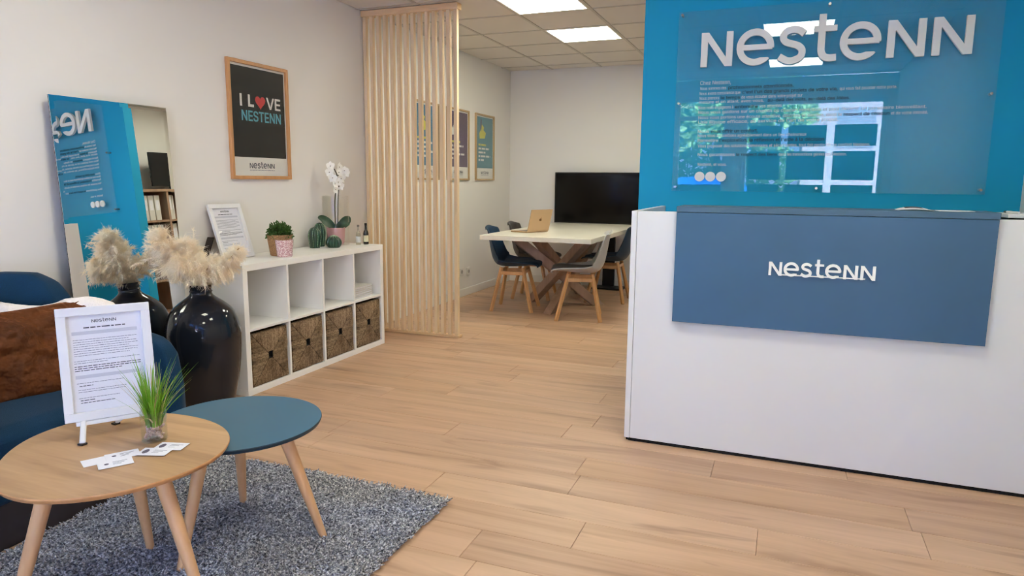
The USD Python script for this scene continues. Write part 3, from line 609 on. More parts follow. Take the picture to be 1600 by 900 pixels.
def bottle(label, loc, s, glass, label_mat):
    t = thing('bottle', label, 'bottle', loc)
    obj('glass', lathe([(0, 0), (.019*s, 0), (.0205*s, .003), (.0205*s, .083*s), (.017*s, .1*s), (.009*s, .112*s), (.0078*s, .142*s), (.0088*s, .143*s), (.0088*s, .15*s), (0, .15*s)], 28), glass, t, smooth=40)
    obj('label', lathe([(.0207*s, .02*s), (.0212*s, .02*s), (.0212*s, .07*s), (.0207*s, .07*s), (.0207*s, .02*s)], 28), label_mat, t, smooth=40)
    obj('cap', lathe([(0, .148*s), (.0095*s, .148*s), (.0095*s, .163*s), (0, .163*s)], 20), L_['black_plastic'] if glass is L_['bottle_dark'] else L_['metal'], t)
bottle('small clear glass bottle with a pale label on the white shelf', (-2.975, 4.392, .77), .92, L_['bottle_clear'], L_['label_white'])
bottle('small dark wine bottle with a cream label on the white shelf', (-2.952, 4.458, .77), .98, L_['bottle_dark'], L_['label_cream'])

# ------------------------------------------------------------------ posters on the left wall
def frame4(t, O, X, Y, W_, H_, f, d, m):
    for lo, hi in (((0, 0, 0), (f, H_, d)), ((W_-f, 0, 0), (W_, H_, d)), ((f, 0, 0), (W_-f, f, d)), ((f, H_-f, 0), (W_-f, H_, d))):
        obj('frame_side', onplane(bx(lo, hi, .0015), O, X, Y), m, t, True)
YX, ZX = (0, 1, 0), (0, 0, 1)
xw = XL+.001
def poster(label, y0, y1, z0, z1, field, frame, fw_, content):
    t = thing('wall_poster', label, 'poster', (xw, (y0+y1)/2, z0)); O = (xw, y0, z0); W_, H_ = y1-y0, z1-z0
    frame4(t, O, YX, ZX, W_, H_, fw_, .022, frame); on = lambda m: onplane(m, O, YX, ZX)
    sh = obj('sheet', on(bx((fw_, fw_, .004), (W_-fw_, H_-fw_, .006))), L_['poster_white'], t, True)
    obj('printed_field', on(bx((fw_+.012, .175*H_+fw_*.5, .006), (W_-fw_-.012, H_-fw_-.014, .0064))), field, sh, True)
    logo_parts('logo', W_*.42, .0005, (xw+.0061, y0+W_*.30, z0+.095*H_), YX, ZX, L_['ink'], sh, True)
    bars_print(random.Random(3), (xw+.0061, y0, z0), YX, ZX, W_, [(.075*H_, W_*.30, W_*.72, .005, L_['ink_light'])], sh)
    content(sh, y0, z0, W_, H_)
    obj('glazing', on(bx((fw_, fw_, .009), (W_-fw_, H_-fw_, .0105))), L_['frame_glass'], t, True)
def love(sh, y0, z0, W_, H_):
    x = xw+.0066
    obj('word', cat_([onplane(bx((.0, 0, 0), (.018, .076, .0006)), (x, y0+.105, z0+.457), YX, ZX), onplane(bx((.072, 0, 0), (.090, .076, .0006)), (x, y0+.105, z0+.457), YX, ZX), onplane(bx((.090, 0, 0), (.124, .017, .0006)), (x, y0+.105, z0+.457), YX, ZX)]), L_['poster_white'], sh, True)
    obj('word', text('VE', .072, (x, y0+.345, z0+.457), YX, ZX, .135, .0006, True), L_['poster_white'], sh, True)
    a = np.linspace(0, 2*PI, 60); hx, hy = 16*np.sin(a)**3, 13*np.cos(a)-5*np.cos(2*a)-2*np.cos(3*a)-np.cos(4*a)
    obj('heart', onplane(extr(Polygon(np.stack([hx, hy], 1)*.0029), .0008), (x, y0+.288, z0+.495), YX, ZX), L_['red'], sh, True)
    obj('word', text('NESTENN', .062, (x, y0+.115, z0+.370), YX, ZX, .365, .0006, True), L_['print_teal'], sh, True)
poster('oak framed black poster with a red heart and the words I LOVE NESTENN', 3.404, 3.957, 1.252, 1.988, L_['poster_black'], L_['oak_frame'], .022, love)
def figure(seed, colour):
    def f(sh, y0, z0, W_, H_):
        r = random.Random(seed); x = xw+.0066
        obj('drawing', onplane(extr(Polygon([(0, 0), (.14, .01), (.17, .07), (.10, .10), (.12, .13), (.06, .16), (.03, .10), (-.01, .06)]), .0006), (x, y0+.12, z0+.46), YX, ZX), colour, sh, True)
        obj('drawing', onplane(extr(Polygon([(0, 0), (.03, .0), (.035, .12), (.015, .16), (.0, .10)]), .0006), (x, y0+.14, z0+.54), YX, ZX), L_['poster_purple'], sh, True)
        for k, wd in enumerate((.22, .30, .20, .32, .16)):
            bars_print(r, (x, y0+.09, z0+.385-.042*k), YX, ZX, W_, [(0, 0, wd, .020, L_['poster_white'] if k else L_['poster_yellow'])], sh, 'printed_line')
    return f
poster('pale framed teal poster with a yellow drawing, nearest the back corner', 7.05, 7.565, 1.258, 1.99, L_['poster_teal'], L_['pale_frame'], .018, figure(1, L_['poster_yellow']))
poster('pale framed purple poster on the far left wall, half hidden by the slat screen', 6.36, 6.88, 1.258, 1.99, L_['poster_purple'], L_['pale_frame'], .018, figure(2, L_['poster_white']))
poster('pale framed blue poster seen only through the gaps of the slat screen', 5.67, 6.19, 1.258, 1.99, L_['poster_blue'], L_['pale_frame'], .018, figure(3, L_['poster_yellow']))

for y, z, s in ((6.70, .275, 'white wall socket right beside the slat screen edge'), (6.875, .262, 'white wall socket low on the left wall, second from the slat screen'), (7.60, .38, 'white double socket on the left wall behind the navy chair')):
    t = thing('wall_socket', s, 'socket', (XL, y, z), group='sockets on the left wall')
    obj('plate', bx((XL+.0005, y-.04, z-.04), (XL+.010, y+.04, z+.04), .003), L_['socket'], t, True)
    obj('outlet', onplane(trimesh.creation.cylinder(.02, .004, sections=24), (XL+.0105, y, z), YX, ZX), L_['socket_hole'], t, True)

# ------------------------------------------------------------------ leaning mirror
th, yawm = math.radians(2.95), math.radians(.9)
t = thing('mirror', 'tall frameless mirror leaning on the left wall behind the dark floor vase', 'mirror', (-3.13, 2.57, .001))
Mn = np.array([math.cos(th)*math.cos(yawm), -math.cos(th)*math.sin(yawm), math.sin(th)]); Mx = np.array([math.sin(yawm), math.cos(yawm), 0]); My = np.cross(Mn, Mx)
MO = np.array([-3.186, 2.250, 1.631])-My*(1.630/My[2]); on = lambda m: onplane(m, MO, Mx, My)
obj('backing', on(bx((0, 0, -.004), (.643, 1.632, 0))), L_['mirror_edge'], t, True)
o, i = np.array([(0, 0), (.643, 0), (.643, 1.632), (0, 1.632)]), np.array([(.022, .022), (.621, .022), (.621, 1.610), (.022, 1.610)])
V = np.vstack([np.c_[o, [0]*4], np.c_[o, [.002]*4], np.c_[i, [.0026]*4]])
F = [(8, 9, 10), (8, 10, 11)]; B = []
obj('mirror_face', on(trimesh.Trimesh(V[8:], [(0, 1, 2), (0, 2, 3)], process=False)), L_['mirror_silver'], t, True)
for k in range(4):
    q = (k+1) % 4; B += [(4+k, 4+q, 8+q), (4+k, 8+q, 8+k), (k, q, 4+q), (k, 4+q, 4+k)]
obj('bevel', on(trimesh.Trimesh(V, B, process=False)), L_['mirror_silver'], t, True)

# ------------------------------------------------------------------ vase with pampas grass
VX, VY = -2.858, 2.752
t = thing('floor_vase', 'big glossy charcoal bottle-shaped floor vase holding pampas grass', 'vase', (VX, VY, 0))
pr = catmull([(.10, .0), (.125, .012), (.156, .12), (.180, .26), (.190, .40), (.184, .48), (.157, .555), (.112, .602), (.072, .632), (.056, .650), (.053, .675), (.060, .695), (.065, .702)], 6)
inner = [(.061, .702), (.054, .690), (.047, .672), (.047, .64), (.0, .60)]
obj('body', lathe(np.vstack([[(0, 0)], pr, inner]), 64), L_['vase_black'], t, smooth=50)
obj('neck_ring', lathe([(.0525, .658), (.0575, .662), (.0575, .666), (.0525, .670), (.0525, .658)], 48), L_['vase_black'], t, smooth=40)
def plume(label, pts, r0, n, seed, droop=.5):
    rng = np.random.default_rng(seed); t = thing('pampas_plume', label, 'dried grass', (VX, VY, .64), group='pampas plumes in the vase')
    P = catmull(np.array(pts)+[VX, VY, 0], 8); obj('stem', tube(P, .003, 6), L_['pampas_stem'], t, True)
    nb, hp, m = n//58, 104, 6; q = np.linspace(0, 1, m)
    s = np.sort(rng.random(nb)**.85*.80+.20); i = np.clip(s*(len(P)-1), 0, len(P)-1.001); k = i.astype(int); f = (i-k)[:, None]
    base = P[k]*(1-f)+P[k+1]*f; T = P[k+1]-P[k]; T /= np.linalg.norm(T, axis=1, keepdims=True)
    d = rng.normal(size=(nb, 3)); d -= T*(d*T).sum(1, keepdims=True); d /= np.linalg.norm(d, axis=1, keepdims=True)
    env = r0*np.sin(PI*np.clip((s-.2)/.8*.80+.16, 0, 1))[:, None]*(.65+.70*rng.random((nb, 1))); jit = rng.normal(size=(nb, 3))*.22
    def along(t): return base+d*env*t*(1.15-.35*t)+T*env*.95*t+np.array([0, 0, -1.0])*env*droop*t**2.4+jit*env*t**1.6
    pts_ = []                                                # fine hairs feather out along every drooping tassel
    for h in range(hp):
        t0 = rng.random((nb, 1))**.8*.95; p0 = along(t0); g = along(np.minimum(t0+.05, 1.0))-p0; g /= np.linalg.norm(g, axis=1, keepdims=True)
        o = rng.normal(size=(nb, 3))*.38; L = .023*(.45+.8*rng.random((nb, 1)))*(1-.35*t0); o2 = rng.normal(size=(nb, 3))*.55
        pts_.append(np.stack([p0+(g+o)*L*u+o2*L*u*u+np.array([0, 0, -.35])*L*u*u for u in q], 1))
    pts_ = np.concatenate(pts_); w = np.tile([.0015, .0015, .0014, .0012, .0009, .0005], (len(pts_), 1)).ravel()
    curves('plume', pts_.reshape(-1, 3), np.full(len(pts_), m), w, L_['pampas'], t, kind='stuff')
plume('low pampas plume hanging over the front of the vase neck', [(0, 0, .62), (.02, -.03, .74), (.05, -.07, .795), (.08, -.10, .79)], .065, 4000, 7, .6)
plume('tallest pampas plume, standing up left of the vase neck', [(0, 0, .62), (-.02, -.03, .74), (-.07, -.10, .86), (-.11, -.16, .985)], .095, 6400, 1, .35)
plume('pampas plume reaching out to the right over the shelf corner', [(0, 0, .62), (.03, .02, .73), (.13, .03, .80), (.245, .03, .900)], .070, 5200, 2, .4)
plume('short pampas plume bending over the right front of the vase', [(0, 0, .62), (.04, -.02, .74), (.11, -.03, .81), (.16, -.02, .81)], .075, 4800, 3, .6)
plume('drooping pampas plume on the near left of the vase neck', [(0, 0, .62), (-.01, -.05, .75), (.0, -.11, .82), (.02, -.16, .82)], .075, 4800, 4, .7)
plume('upright pampas plume in the middle of the bunch', [(0, 0, .62), (0, 0, .74), (-.02, -.04, .84), (-.02, -.07, .93)], .090, 5600, 5, .4)
plume('pampas plume leaning back towards the mirror', [(0, 0, .62), (-.03, .03, .73), (-.09, .06, .81), (-.15, .07, .85)], .085, 4400, 6, .5)

# ------------------------------------------------------------------ armchair, cushion, throw
ax0, ax1, ay0, ay1 = -3.17, -2.29, 1.16, 2.10
t = thing('armchair', 'dark teal fabric armchair with rounded arms against the left wall', 'armchair', ((ax0+ax1)/2, (ay0+ay1)/2, 0))
# wrap-around shell: path in plan from the far arm's front round the back to the near arm's front
cx = [(ax1+.02, ay1-.055), (-2.6, ay1-.050), (-2.86, ay1-.055), (-2.99, ay1-.075), (-3.075, ay1-.16), (-3.105, ay1-.30), (-3.11, (ay0+ay1)/2)]
path = cx + [(x, ay0+ay1-y) for x, y in cx[-2::-1]]
PP = catmull(np.c_[path, np.zeros(len(path))], 9)[:, :2]; n = len(PP); L = np.r_[0, np.cumsum(np.linalg.norm(np.diff(PP, axis=0), axis=1))]; S = np.minimum(L, L[-1]-L)
T = np.gradient(PP, axis=0); T /= np.linalg.norm(T, axis=1, keepdims=True); NN = np.c_[T[:, 1], -T[:, 0]]    # outward side
NN *= np.sign(((PP-[(ax0+ax1)/2, (ay0+ay1)/2])*NN).sum(1))[:, None]
hgt = np.interp(S, [0, .015, .05, .12, .22, .5, .61, .65, .70, .76, .86, 1.0], [.44, .52, .575, .61, .622, .632, .65, .74, .805, .842, .853, .857]); bot = np.interp(S, [0, .1, .2], [.20, .16, .15])
thk = np.interp(S, [0, .02, .08, .3, .8, 1.2], [.05, .075, .10, .11, .12, .12]); lean_ = np.interp(S, [0, .6, 1.0], [.0, .01, .03])
A = np.linspace(0, 2*PI, 28, endpoint=False); ring = []
for k in range(n):
    ca, sa = np.sign(np.cos(A))*np.abs(np.cos(A))**.45, np.sign(np.sin(A))*np.abs(np.sin(A))**.28
    zc, hh = (hgt[k]+bot[k])/2, (hgt[k]-bot[k])/2; z = zc+hh*sa; off = thk[k]/2*ca+lean_[k]*(z-.3)*.4
    ring.append(np.c_[PP[k]+NN[k]*off[:, None], z])
ring = np.array(ring); sh = grid(ring, close_v=True); m_ = len(A)
V = np.vstack([sh.vertices, ring[0].mean(0), ring[-1].mean(0)]); q = len(V)
F = np.vstack([sh.faces] + [[(q-2, (j+1) % m_, j), (q-1, (n-1)*m_+j, (n-1)*m_+(j+1) % m_)] for j in range(m_)])
shell = trimesh.Trimesh(V, F, process=False)
if shell.volume < 0: shell.invert()
obj('shell', shell, L_['navy_fabric'], t, True, smooth=60)
def softbox(lo, hi, r, bulge=.0, n=12):
    lo, hi = np.array(lo, float), np.array(hi, float); m = manifold3d.Manifold.batch_hull([manifold3d.Manifold.sphere(r, 20).translate(tuple(np.where(np.array(k) == 0, lo+r, hi-r))) for k in np.ndindex(2, 2, 2)]).refine_to_length(.05).to_mesh()
    v, f = np.array(m.vert_properties[:, :3]), m.tri_verts; c = (lo+hi)/2; u = (v-c)/((hi-lo)/2)
    v = v+np.sign(u)*(u**2 > .8)*bulge*(1-np.roll(u, 1, 1)**2).clip(0)*(1-np.roll(u, 2, 1)**2).clip(0)
    return trimesh.Trimesh(v, f, process=False)
obj('seat_base', softbox((-3.05, ay0+.09, .15), (-2.385, ay1-.09, .30), .03), L_['navy_fabric'], t, True, smooth=60)
obj('seat_cushion', softbox((-3.04, ay0+.105, .27), (-2.365, ay1-.105, .425), .045, .018), L_['navy_fabric'], t, True, smooth=60)
obj('plinth', bx((-3.03, ay0+.10, .0005), (-2.392, ay1-.08, .16), .004), L_['plinth_brown'], t, True, label='dark brown base')
t = thing('cushion', 'rust brown velvet cushion leaning on the back of the armchair', 'cushion', (-2.78, 1.70, .42))
c = pillow(.56, .40, .16, 60, 5, .050); v = c.vertices.copy()
cl = math.radians(22); X, Y = np.array([.06, 1, 0]), np.array([-math.sin(cl), 0, math.cos(cl)]); X /= np.linalg.norm(X); N_ = np.cross(X, Y)
obj('cover', trimesh.Trimesh(np.array([-2.690, 1.765, .566])+v[:, :1]*X+v[:, 1:2]*Y+v[:, 2:]*N_, c.faces, process=False), L_['velvet'], t, True, smooth=70)
t = thing('throw_blanket', 'folded white knitted throw bunched behind the brown cushion on the armchair', 'blanket', (-2.90, 1.95, .45))
u, v = np.meshgrid(np.linspace(0, 1, 40), np.linspace(0, 1, 16), indexing='ij'); a = v*PI
ct = np.stack([-3.00+.40*u, 1.80+.27*u, 0*u], -1); pn = np.array([.56, -.83, 0])
base = ct+pn*(.06*np.cos(a)+.012*np.sin(u*13))[..., None]+np.stack([0*u, 0*u, .60+.140*np.sin(a)**.45+.014*np.sin(u*9+2)*np.sin(a)+.014*np.exp(-((u-.80)/.12)**2)*np.sin(a)-.05*np.clip((u-.90)/.1, 0, 1)**2], -1)
base += (meshkit.fbm(np.stack([u*7, v*4, u*0], -1), 3, 2)-.5)[..., None]*np.array([.03, -.02, .026])
inn = ct+(base-ct)*np.array([.55, .55, 1])-[0, 0, .03]
obj('cloth', sheet(base, inn), L_['knit'], t, True, smooth=70)

# ------------------------------------------------------------------ shag rug
rx0, rx1, ry0, ry1 = -2.35, -1.158, .35, 2.285
t = thing('rug', 'grey shaggy rug under the two round tables', 'rug', ((rx0+rx1)/2, (ry0+ry1)/2, 0))
obj('backing', bx((rx0+.008, ry0+.008, .0003), (rx1-.008, ry1-.008, .006), .002), L_['rug_base'], t, True)
n = 90000; rng = np.random.default_rng(11); m = 4
B = np.c_[rng.uniform(rx0+.004, rx1-.004, n), rng.uniform(ry0+.004, ry1-.004, n), np.full(n, .005)]
ln = (.020+.012*rng.random(n))*(.8+.4*meshkit.noise(B*14, 3)); ang = rng.uniform(0, 2*PI, n)+2*meshkit.noise(B*6, 5); fl = (.35+.75*rng.random(n))
D = np.c_[np.cos(ang)*fl, np.sin(ang)*fl, np.ones(n)]; D /= np.linalg.norm(D, axis=1, keepdims=True); q = np.linspace(0, 1, m)[None, :, None]
pts_ = B[:, None]+D[:, None]*(ln[:, None, None]*q)+np.stack([np.cos(ang), np.sin(ang), -.5+0*ang], -1)[:, None]*(ln[:, None, None]*.35*q**2)
curves('pile', pts_.reshape(-1, 3), np.full(n, m), np.tile([.0050, .0052, .0046, .0030], (n, 1)).ravel(), L_['shag'], t, kind='stuff')

# ------------------------------------------------------------------ two round tables
def round_table(label, c, z, outline, top_mat, edge_mat, feet, name='side_table'):
    t = thing(name, label, 'table', (c[0], c[1], 0)); pts = outline
    n = len(pts); prof = [(0, .985, -.014), (1, 1.0, -.004), (2, 1.0, -.002), (3, .996, 0)]
    V = [np.c_[c+(pts-c)*k, np.full(n, z+dz)] for _, k, dz in [(0, .965, -.016)]+prof]; V = np.array(V); g = grid(V, close_v=True)
    body = trimesh.Trimesh(np.vstack([g.vertices, [[*c, z-.016]]]), np.vstack([g.faces, [(len(g.vertices), (j+1) % n, j) for j in range(n)]]), process=False)
    topv = np.vstack([V[-1], [[*c, z]]]); top = trimesh.Trimesh(topv, [(n, j, (j+1) % n) for j in range(n)], process=False)
    obj('tabletop', top if top.face_normals[0][2] > 0 else trimesh.Trimesh(topv, top.faces[:, ::-1], process=False), top_mat, t, True); obj('table_edge', body, edge_mat, t, True, smooth=50)
    for f in feet:
        f = np.array(f); h = np.array(c)+(f-c)*.52
        obj('leg', tube([(*f, .012), (*(f+(h-f)*.45), .012+(z-.03)*.45), (*h, z-.016)], [.0125, .0185, .0235], 16), L_['beech'], t, True, smooth=40)
a = np.linspace(0, 2*PI, 96, endpoint=False)
bc = np.array([-1.690, 1.752]); bfeet = [(-1.436, 1.862), (-1.884, 1.958), (-1.728, 1.512)]
round_table('round dark teal side table with three pale tapered legs', bc, .44, np.c_[bc[0]+.276*np.cos(a), bc[1]+.276*np.sin(a)], L_['blue_top'], L_['blue_edge'], bfeet)
wc_ = np.array([-1.760, 1.341]); WR = .3104+.0034*np.cos(a)+.0062*np.sin(a)+.0066*np.cos(2*a)-.0165*np.sin(2*a)-.0035*np.cos(3*a)+.0096*np.sin(3*a)   # a rounded pebble outline
wfeet = [wc_+.290*np.array([math.cos(math.radians(g)), math.sin(math.radians(g))]) for g in (126, 244, 5)]
round_table('round light oak side table with three pale tapered legs, in the foreground', wc_, .48, np.c_[wc_[0]+WR*np.cos(a), wc_[1]+WR*np.sin(a)], L_['table_oak'], L_['oak_frame'], wfeet)

# sign on a small easel
t = thing('table_sign', 'white framed information sheet standing on an easel on the oak side table', 'sign', (-1.90, 1.46, .48))
sx_ = np.array([.56, .83, 0]); sx_ /= np.linalg.norm(sx_); sn_ = np.array([sx_[1], -sx_[0], 0]); la = math.radians(10)
sy_ = np.array([0, 0, 1])*math.cos(la)-sn_*math.sin(la)
framed_sheet(t, (-1.976, 1.355, .522), sx_, sy_, .252, .345, .026, 9)
O = np.array([-1.976, 1.355, .522]); P_ = lambda x, y, d: O+sx_*x+sy_*y+sn_*d
obj('ledge', onplane(bx((.028, -.013, -.012), (.225, -.001, .022), .001), O, sx_, sy_), L_['white_lacquer'], t, True)
for f0, f1 in ((P_(.050, .01, -.006), (-1.872, 1.330, .4805)), (P_(.20, .01, -.03), (-1.938, 1.492, .4805))):
    obj('leg', beam(np.array(f1)+[0, 0, .004], f0, .016, .010), L_['white_lacquer'], t, True)
    obj('foot_pad', bx(np.array(f1)-[.009, .009, 0], np.array(f1)+[.009, .009, .005]), L_['black_plastic'], t, True)

t = thing('grass_pot', 'green artificial grass tuft in a clear glass tumbler of pebbles on the oak table', 'potted plant', (-1.712, 1.440, .4805))
obj('tumbler', lathe([(0, 0), (.034, 0), (.0362, .003), (.0362, .092), (.0342, .092), (.0342, .006), (0, .006)], 36), L_['tumbler_glass'], t, smooth=40)
rng = np.random.default_rng(5); st = []
for k in range(70):
    r_, a_ = .027*math.sqrt(rng.random()), rng.random()*2*PI; s = rng.uniform(.0035, .0058)
    st.append(xf(trimesh.creation.icosphere(1, s), (r_*math.cos(a_), r_*math.sin(a_), .012+.034*rng.random())))
obj('pebbles', cat_(st), L_['gravel'], t, smooth=True, kind='stuff')
ms, dry = [], []
for k in range(190):
    a_ = rng.random()*2*PI; r_ = .022*math.sqrt(rng.random()); out = (.015+.075*rng.random()**1.4)*(1.0 if k % 9 else 1.5); hh = rng.uniform(.10, .205)*(1 if k % 7 else .8)
    p0 = np.array([r_*math.cos(a_), r_*math.sin(a_), .045]); e = np.array([math.cos(a_+rng.normal()*.5), math.sin(a_+rng.normal()*.5), 0])
    q = np.linspace(0, 1, 6)[:, None]; P = p0+np.array([0, 0, 1])*hh*q+e*out*q**1.7+np.array([0, 0, -1])*(.03*q**3 if k % 11 == 0 else 0)
    sd = np.cross(e, (0, 0, 1)); sd = sd*math.cos(k)+e*math.sin(k)*.6; w = .0021*(1-q**2.5)+.0002
    g = np.stack([P-sd*w, P+sd*w], 1); (dry if k % 8 == 0 else ms).append(grid(g))
obj('grass_blades', cat_(ms), L_['grass_blade'], t, kind='stuff'); obj('dry_blades', cat_(dry), L_['dry_grass'], t, kind='stuff')

CARDS = [((-1.722, 1.268), 62, 'lowest business card of the left pair, sticking out at the left'), ((-1.698, 1.320), 58, 'business card at the back of the left pair on the oak table'), ((-1.664, 1.270), 57, 'topmost business card of the left pair, nearest the table rim'),
         ((-1.622, 1.418), 18, 'business card on the right, the one farther from the rim'), ((-1.630, 1.368), 20, 'business card on the right, the one nearer the rim')]
for k, ((x, y), g, lab) in enumerate(CARDS):
    t = thing('business_card', lab, 'business card', (x, y, .4802+.0007*k), math.radians(g), group='business cards on the oak table')
    s = obj('card', bx((-.0425, -.027, 0), (.0425, .027, .0006)), L_['paper'], t)
    if k in (1, 2): ph = xf(trimesh.creation.cylinder(.0058, .0003, sections=24), (-.021, .002, .00075))
    elif k > 2: ph = extr(affinity.translate(affinity.scale(Point(0, 0).buffer(.011, 16), .75, 1.35), -.026, 0), .0003); ph.apply_translation((0, 0, .0006))
    else: continue
    obj('portrait_print', ph, L_['card_photo'], s)
    for q in range(3): obj('text_line', bx((-.006, .010-.009*q, .0006), (.030-.008*q, .0125-.009*q, .0008)), L_['ink_light'], s)

# ------------------------------------------------------------------ meeting table and chairs
t = thing('meeting_table', 'long white meeting table on a star of brown wooden beams', 'table', (-2.06, 6.9, 0))
obj('tabletop', bx((-2.585, 5.745, .722), (-1.535, 7.97, .765), .002), L_['table_white'], t, True)
for a_, b_ in (((-2.05, 6.21, .0), (-1.93, 7.55, .722)), ((-2.45, 6.80, .0), (-1.68, 6.10, .722)), ((-1.74, 6.84, .0), (-2.45, 6.25, .722)), ((-2.10, 7.50, .0), (-2.20, 6.20, .722))):
    a_, b_ = np.array(a_), np.array(b_); bm = beam(a_-(b_-a_)*.06, b_+(b_-a_)*.06, .085, .085, .003)
    bm = bm.slice_plane((0, 0, .0005), (0, 0, 1), cap=True).slice_plane((0, 0, .7215), (0, 0, -1), cap=True); obj('beam', bm, L_['taupe_wood'], t, True)

def make_chair(label, loc, rz, shell_mat, pad_mat, group):
    t = thing('tub_chair', label, 'chair', loc, rz, group)
    prof = catmull([(.245, .435), (.235, .452), (.17, .452), (.06, .440), (-.07, .432), (-.165, .448), (-.215, .510), (-.238, .60), (-.255, .70), (-.272, .79), (-.290, .822)], 5)
    n = len(prof); s = np.linspace(0, 1, n); hw = np.interp(s, [0, .06, .2, .45, .58, .75, .9, .97, 1], [.16, .195, .225, .240, .232, .205, .195, .185, .165])
    T = np.gradient(prof, axis=0); T /= np.linalg.norm(T, axis=1, keepdims=True); Nn = np.c_[T[:, 1], -T[:, 0]]   # towards the sitter
    k = np.linspace(-1, 1, 17); lift = np.interp(s, [0, .15, .45, .6, .8, 1], [.0, .025, .085, .10, .06, .035])
    c = prof[:, None]+Nn[:, None]*(lift[:, None]*np.abs(k)[None]**2.4)[..., None]
    drop = np.interp(s, [0, .9, 1], [0, .35, 1.0])[:, None]*(-np.abs(k)**2.4*.055)
    top = np.stack([c[..., 0], hw[:, None]*k*(1-.04*np.abs(k)**4), c[..., 1]+drop], -1)
    N3 = np.stack([Nn[:, 0], 0*s, Nn[:, 1]], -1)[:, None]
    inn = lift[:, None]*2.4*np.abs(k)**1.4*np.sign(k)/hw[:, None]; nv = N3-np.array([0, 1, 0])*inn[..., None]; nv /= np.linalg.norm(nv, axis=-1, keepdims=True)
    obj('shell', sheet(top+nv*.006, top-nv*.006), shell_mat, t, smooth=50)
    i0, i1 = 3, int(n*.50); kk = slice(2, 15)
    pt = top[i0:i1, kk]; f = np.minimum(1, np.minimum(np.linspace(0, 1, i1-i0), np.linspace(1, 0, i1-i0))[:, None]*6)*np.minimum(1, (1-np.abs(np.linspace(-1, 1, 13)))*4)
    obj('seat_pad', sheet(pt+nv[i0:i1, kk]*(.008+.026*np.sqrt(f))[..., None], pt+nv[i0:i1, kk]*.004), pad_mat, t, smooth=60)
    for sx in (1, -1):
        for sy in (1, -1):
            b, a_ = np.array([.20*sx, .20*sy, 0]), np.array([.105*sx-.01, .115*sy, .425]); obj('leg', beam(b, a_, .030, .030, .004).slice_plane((0, 0, .0003), (0, 0, 1), cap=True), L_['chair_oak'], t)
    for sx in (1, -1): obj('rail', beam((.120*sx-.01, -.125, .385), (.120*sx-.01, .125, .385), .022, .035), L_['chair_oak'], t)
    for sy in (1, -1): obj('rail', beam((-.12, .13*sy, .372), (.10, .13*sy, .372), .022, .035), L_['chair_oak'], t)
    return t
G = 'tub chairs round the meeting table'
n1 = make_chair('navy tub chair on the near left side of the white meeting table', (-2.44, 6.29, 0), math.radians(9), L_['navy_shell'], L_['navy_pad'], G)
make_chair('charcoal tub chair behind the navy one on the left side of the meeting table', (-2.50, 7.02, 0), math.radians(6), L_['charcoal_shell'], L_['charcoal_pad'], G)
make_chair('light grey tub chair at the near right side of the meeting table', (-1.735, 6.10, 0), math.radians(195), L_['grey_shell'], L_['grey_pad'], G)
dup(n1, (-1.72, 7.16, 0), math.radians(183), 'navy tub chair on the far right side of the meeting table, beside the white desk')

# laptop
t = thing('laptop', 'open gold laptop on the white meeting table', 'laptop', (-2.22, 6.30, .7655), math.radians(68))
obj('base', bx((-.155, 0, .001), (.155, .215, .014), .003), L_['gold_metal'], t)
obj('keyboard', bx((-.13, .03, .014), (.13, .13, .0146)), L_['black_plastic'], t)
la = math.radians(14); Ly = (0, -math.sin(la), math.cos(la))
obj('lid', onplane(bx((-.155, 0, -.0), (.155, .215, .006), .002), (0, -.001, .013), (1, 0, 0), Ly), L_['gold_metal'], t)
obj('screen', onplane(bx((-.146, .010, -.0009), (.146, .206, -.0002)), (0, -.001, .013), (1, 0, 0), Ly), L_['screen_black'], t)
ap = unary_union([Point(-.006, 0).buffer(.0125), Point(.006, 0).buffer(.0125), affinity.translate(affinity.rotate(affinity.scale(Point(0, 0).buffer(.005), .5, 1.2), -30), .004, .019)]).difference(Point(.0205, .002).buffer(.0075))
obj('lid_mark', onplane(extr(ap, .0005), (0, -.001-.115*math.sin(la)-.0062*math.cos(la), .013+.115*math.cos(la)-.0062*math.sin(la)), (1, 0, 0), Ly), L_['laptop_mark'], t)

# television on its floor stand
t = thing('television', 'large black flat television on a dark floor stand at the end of the meeting table', 'television', (-2.07, 8.02, 0))
obj('bezel', bx((-2.605, 7.99, .755), (-1.575, 8.035, 1.362), .004), L_['black_plastic'], t, True)
obj('screen', bx((-2.592, 7.9885, .775), (-1.588, 7.9895, 1.350)), L_['screen_black'], t, True)
obj('post', bx((-2.00, 8.036, .02), (-1.86, 8.08, 1.2), .003), L_['dark_metal'], t, True); obj('base_plate', bx((-2.08, 7.84, 0.0002), (-1.72, 8.088, .02), .004), L_['dark_metal'], t, True)

# ------------------------------------------------------------------ back office seen in the mirror: cabinet, binders, monitor
t = thing('binder_cabinet', 'tall brown open cabinet of binders against the right wall, seen in the mirror', 'cabinet', (.95, 6.4, 0)); Wd = L_['taupe_wood']
cy0, cy1, ch = 5.55, 7.35, 1.52
obj('top_board', bx((.74, cy0, ch-.03), (1.155, cy1, ch), .002), Wd, t, True); obj('base_board', bx((.75, cy0, 0), (1.155, cy1, .06), .002), Wd, t, True); obj('back_board', bx((1.135, cy0, .06), (1.155, cy1, ch-.03)), Wd, t, True)
for k in range(4): obj('upright', bx((.75, cy0+k*(cy1-cy0-.03)/3, .06), (1.135, cy0+.03+k*(cy1-cy0-.03)/3, ch-.03), .001), Wd, t, True)
for k in range(3):
    for z in (.42, .78, 1.13): a_ = cy0+.03+k*(cy1-cy0-.03)/3; obj('shelf', bx((.755, a_, z), (1.135, a_+.56, z+.025), .001), Wd, t, True)
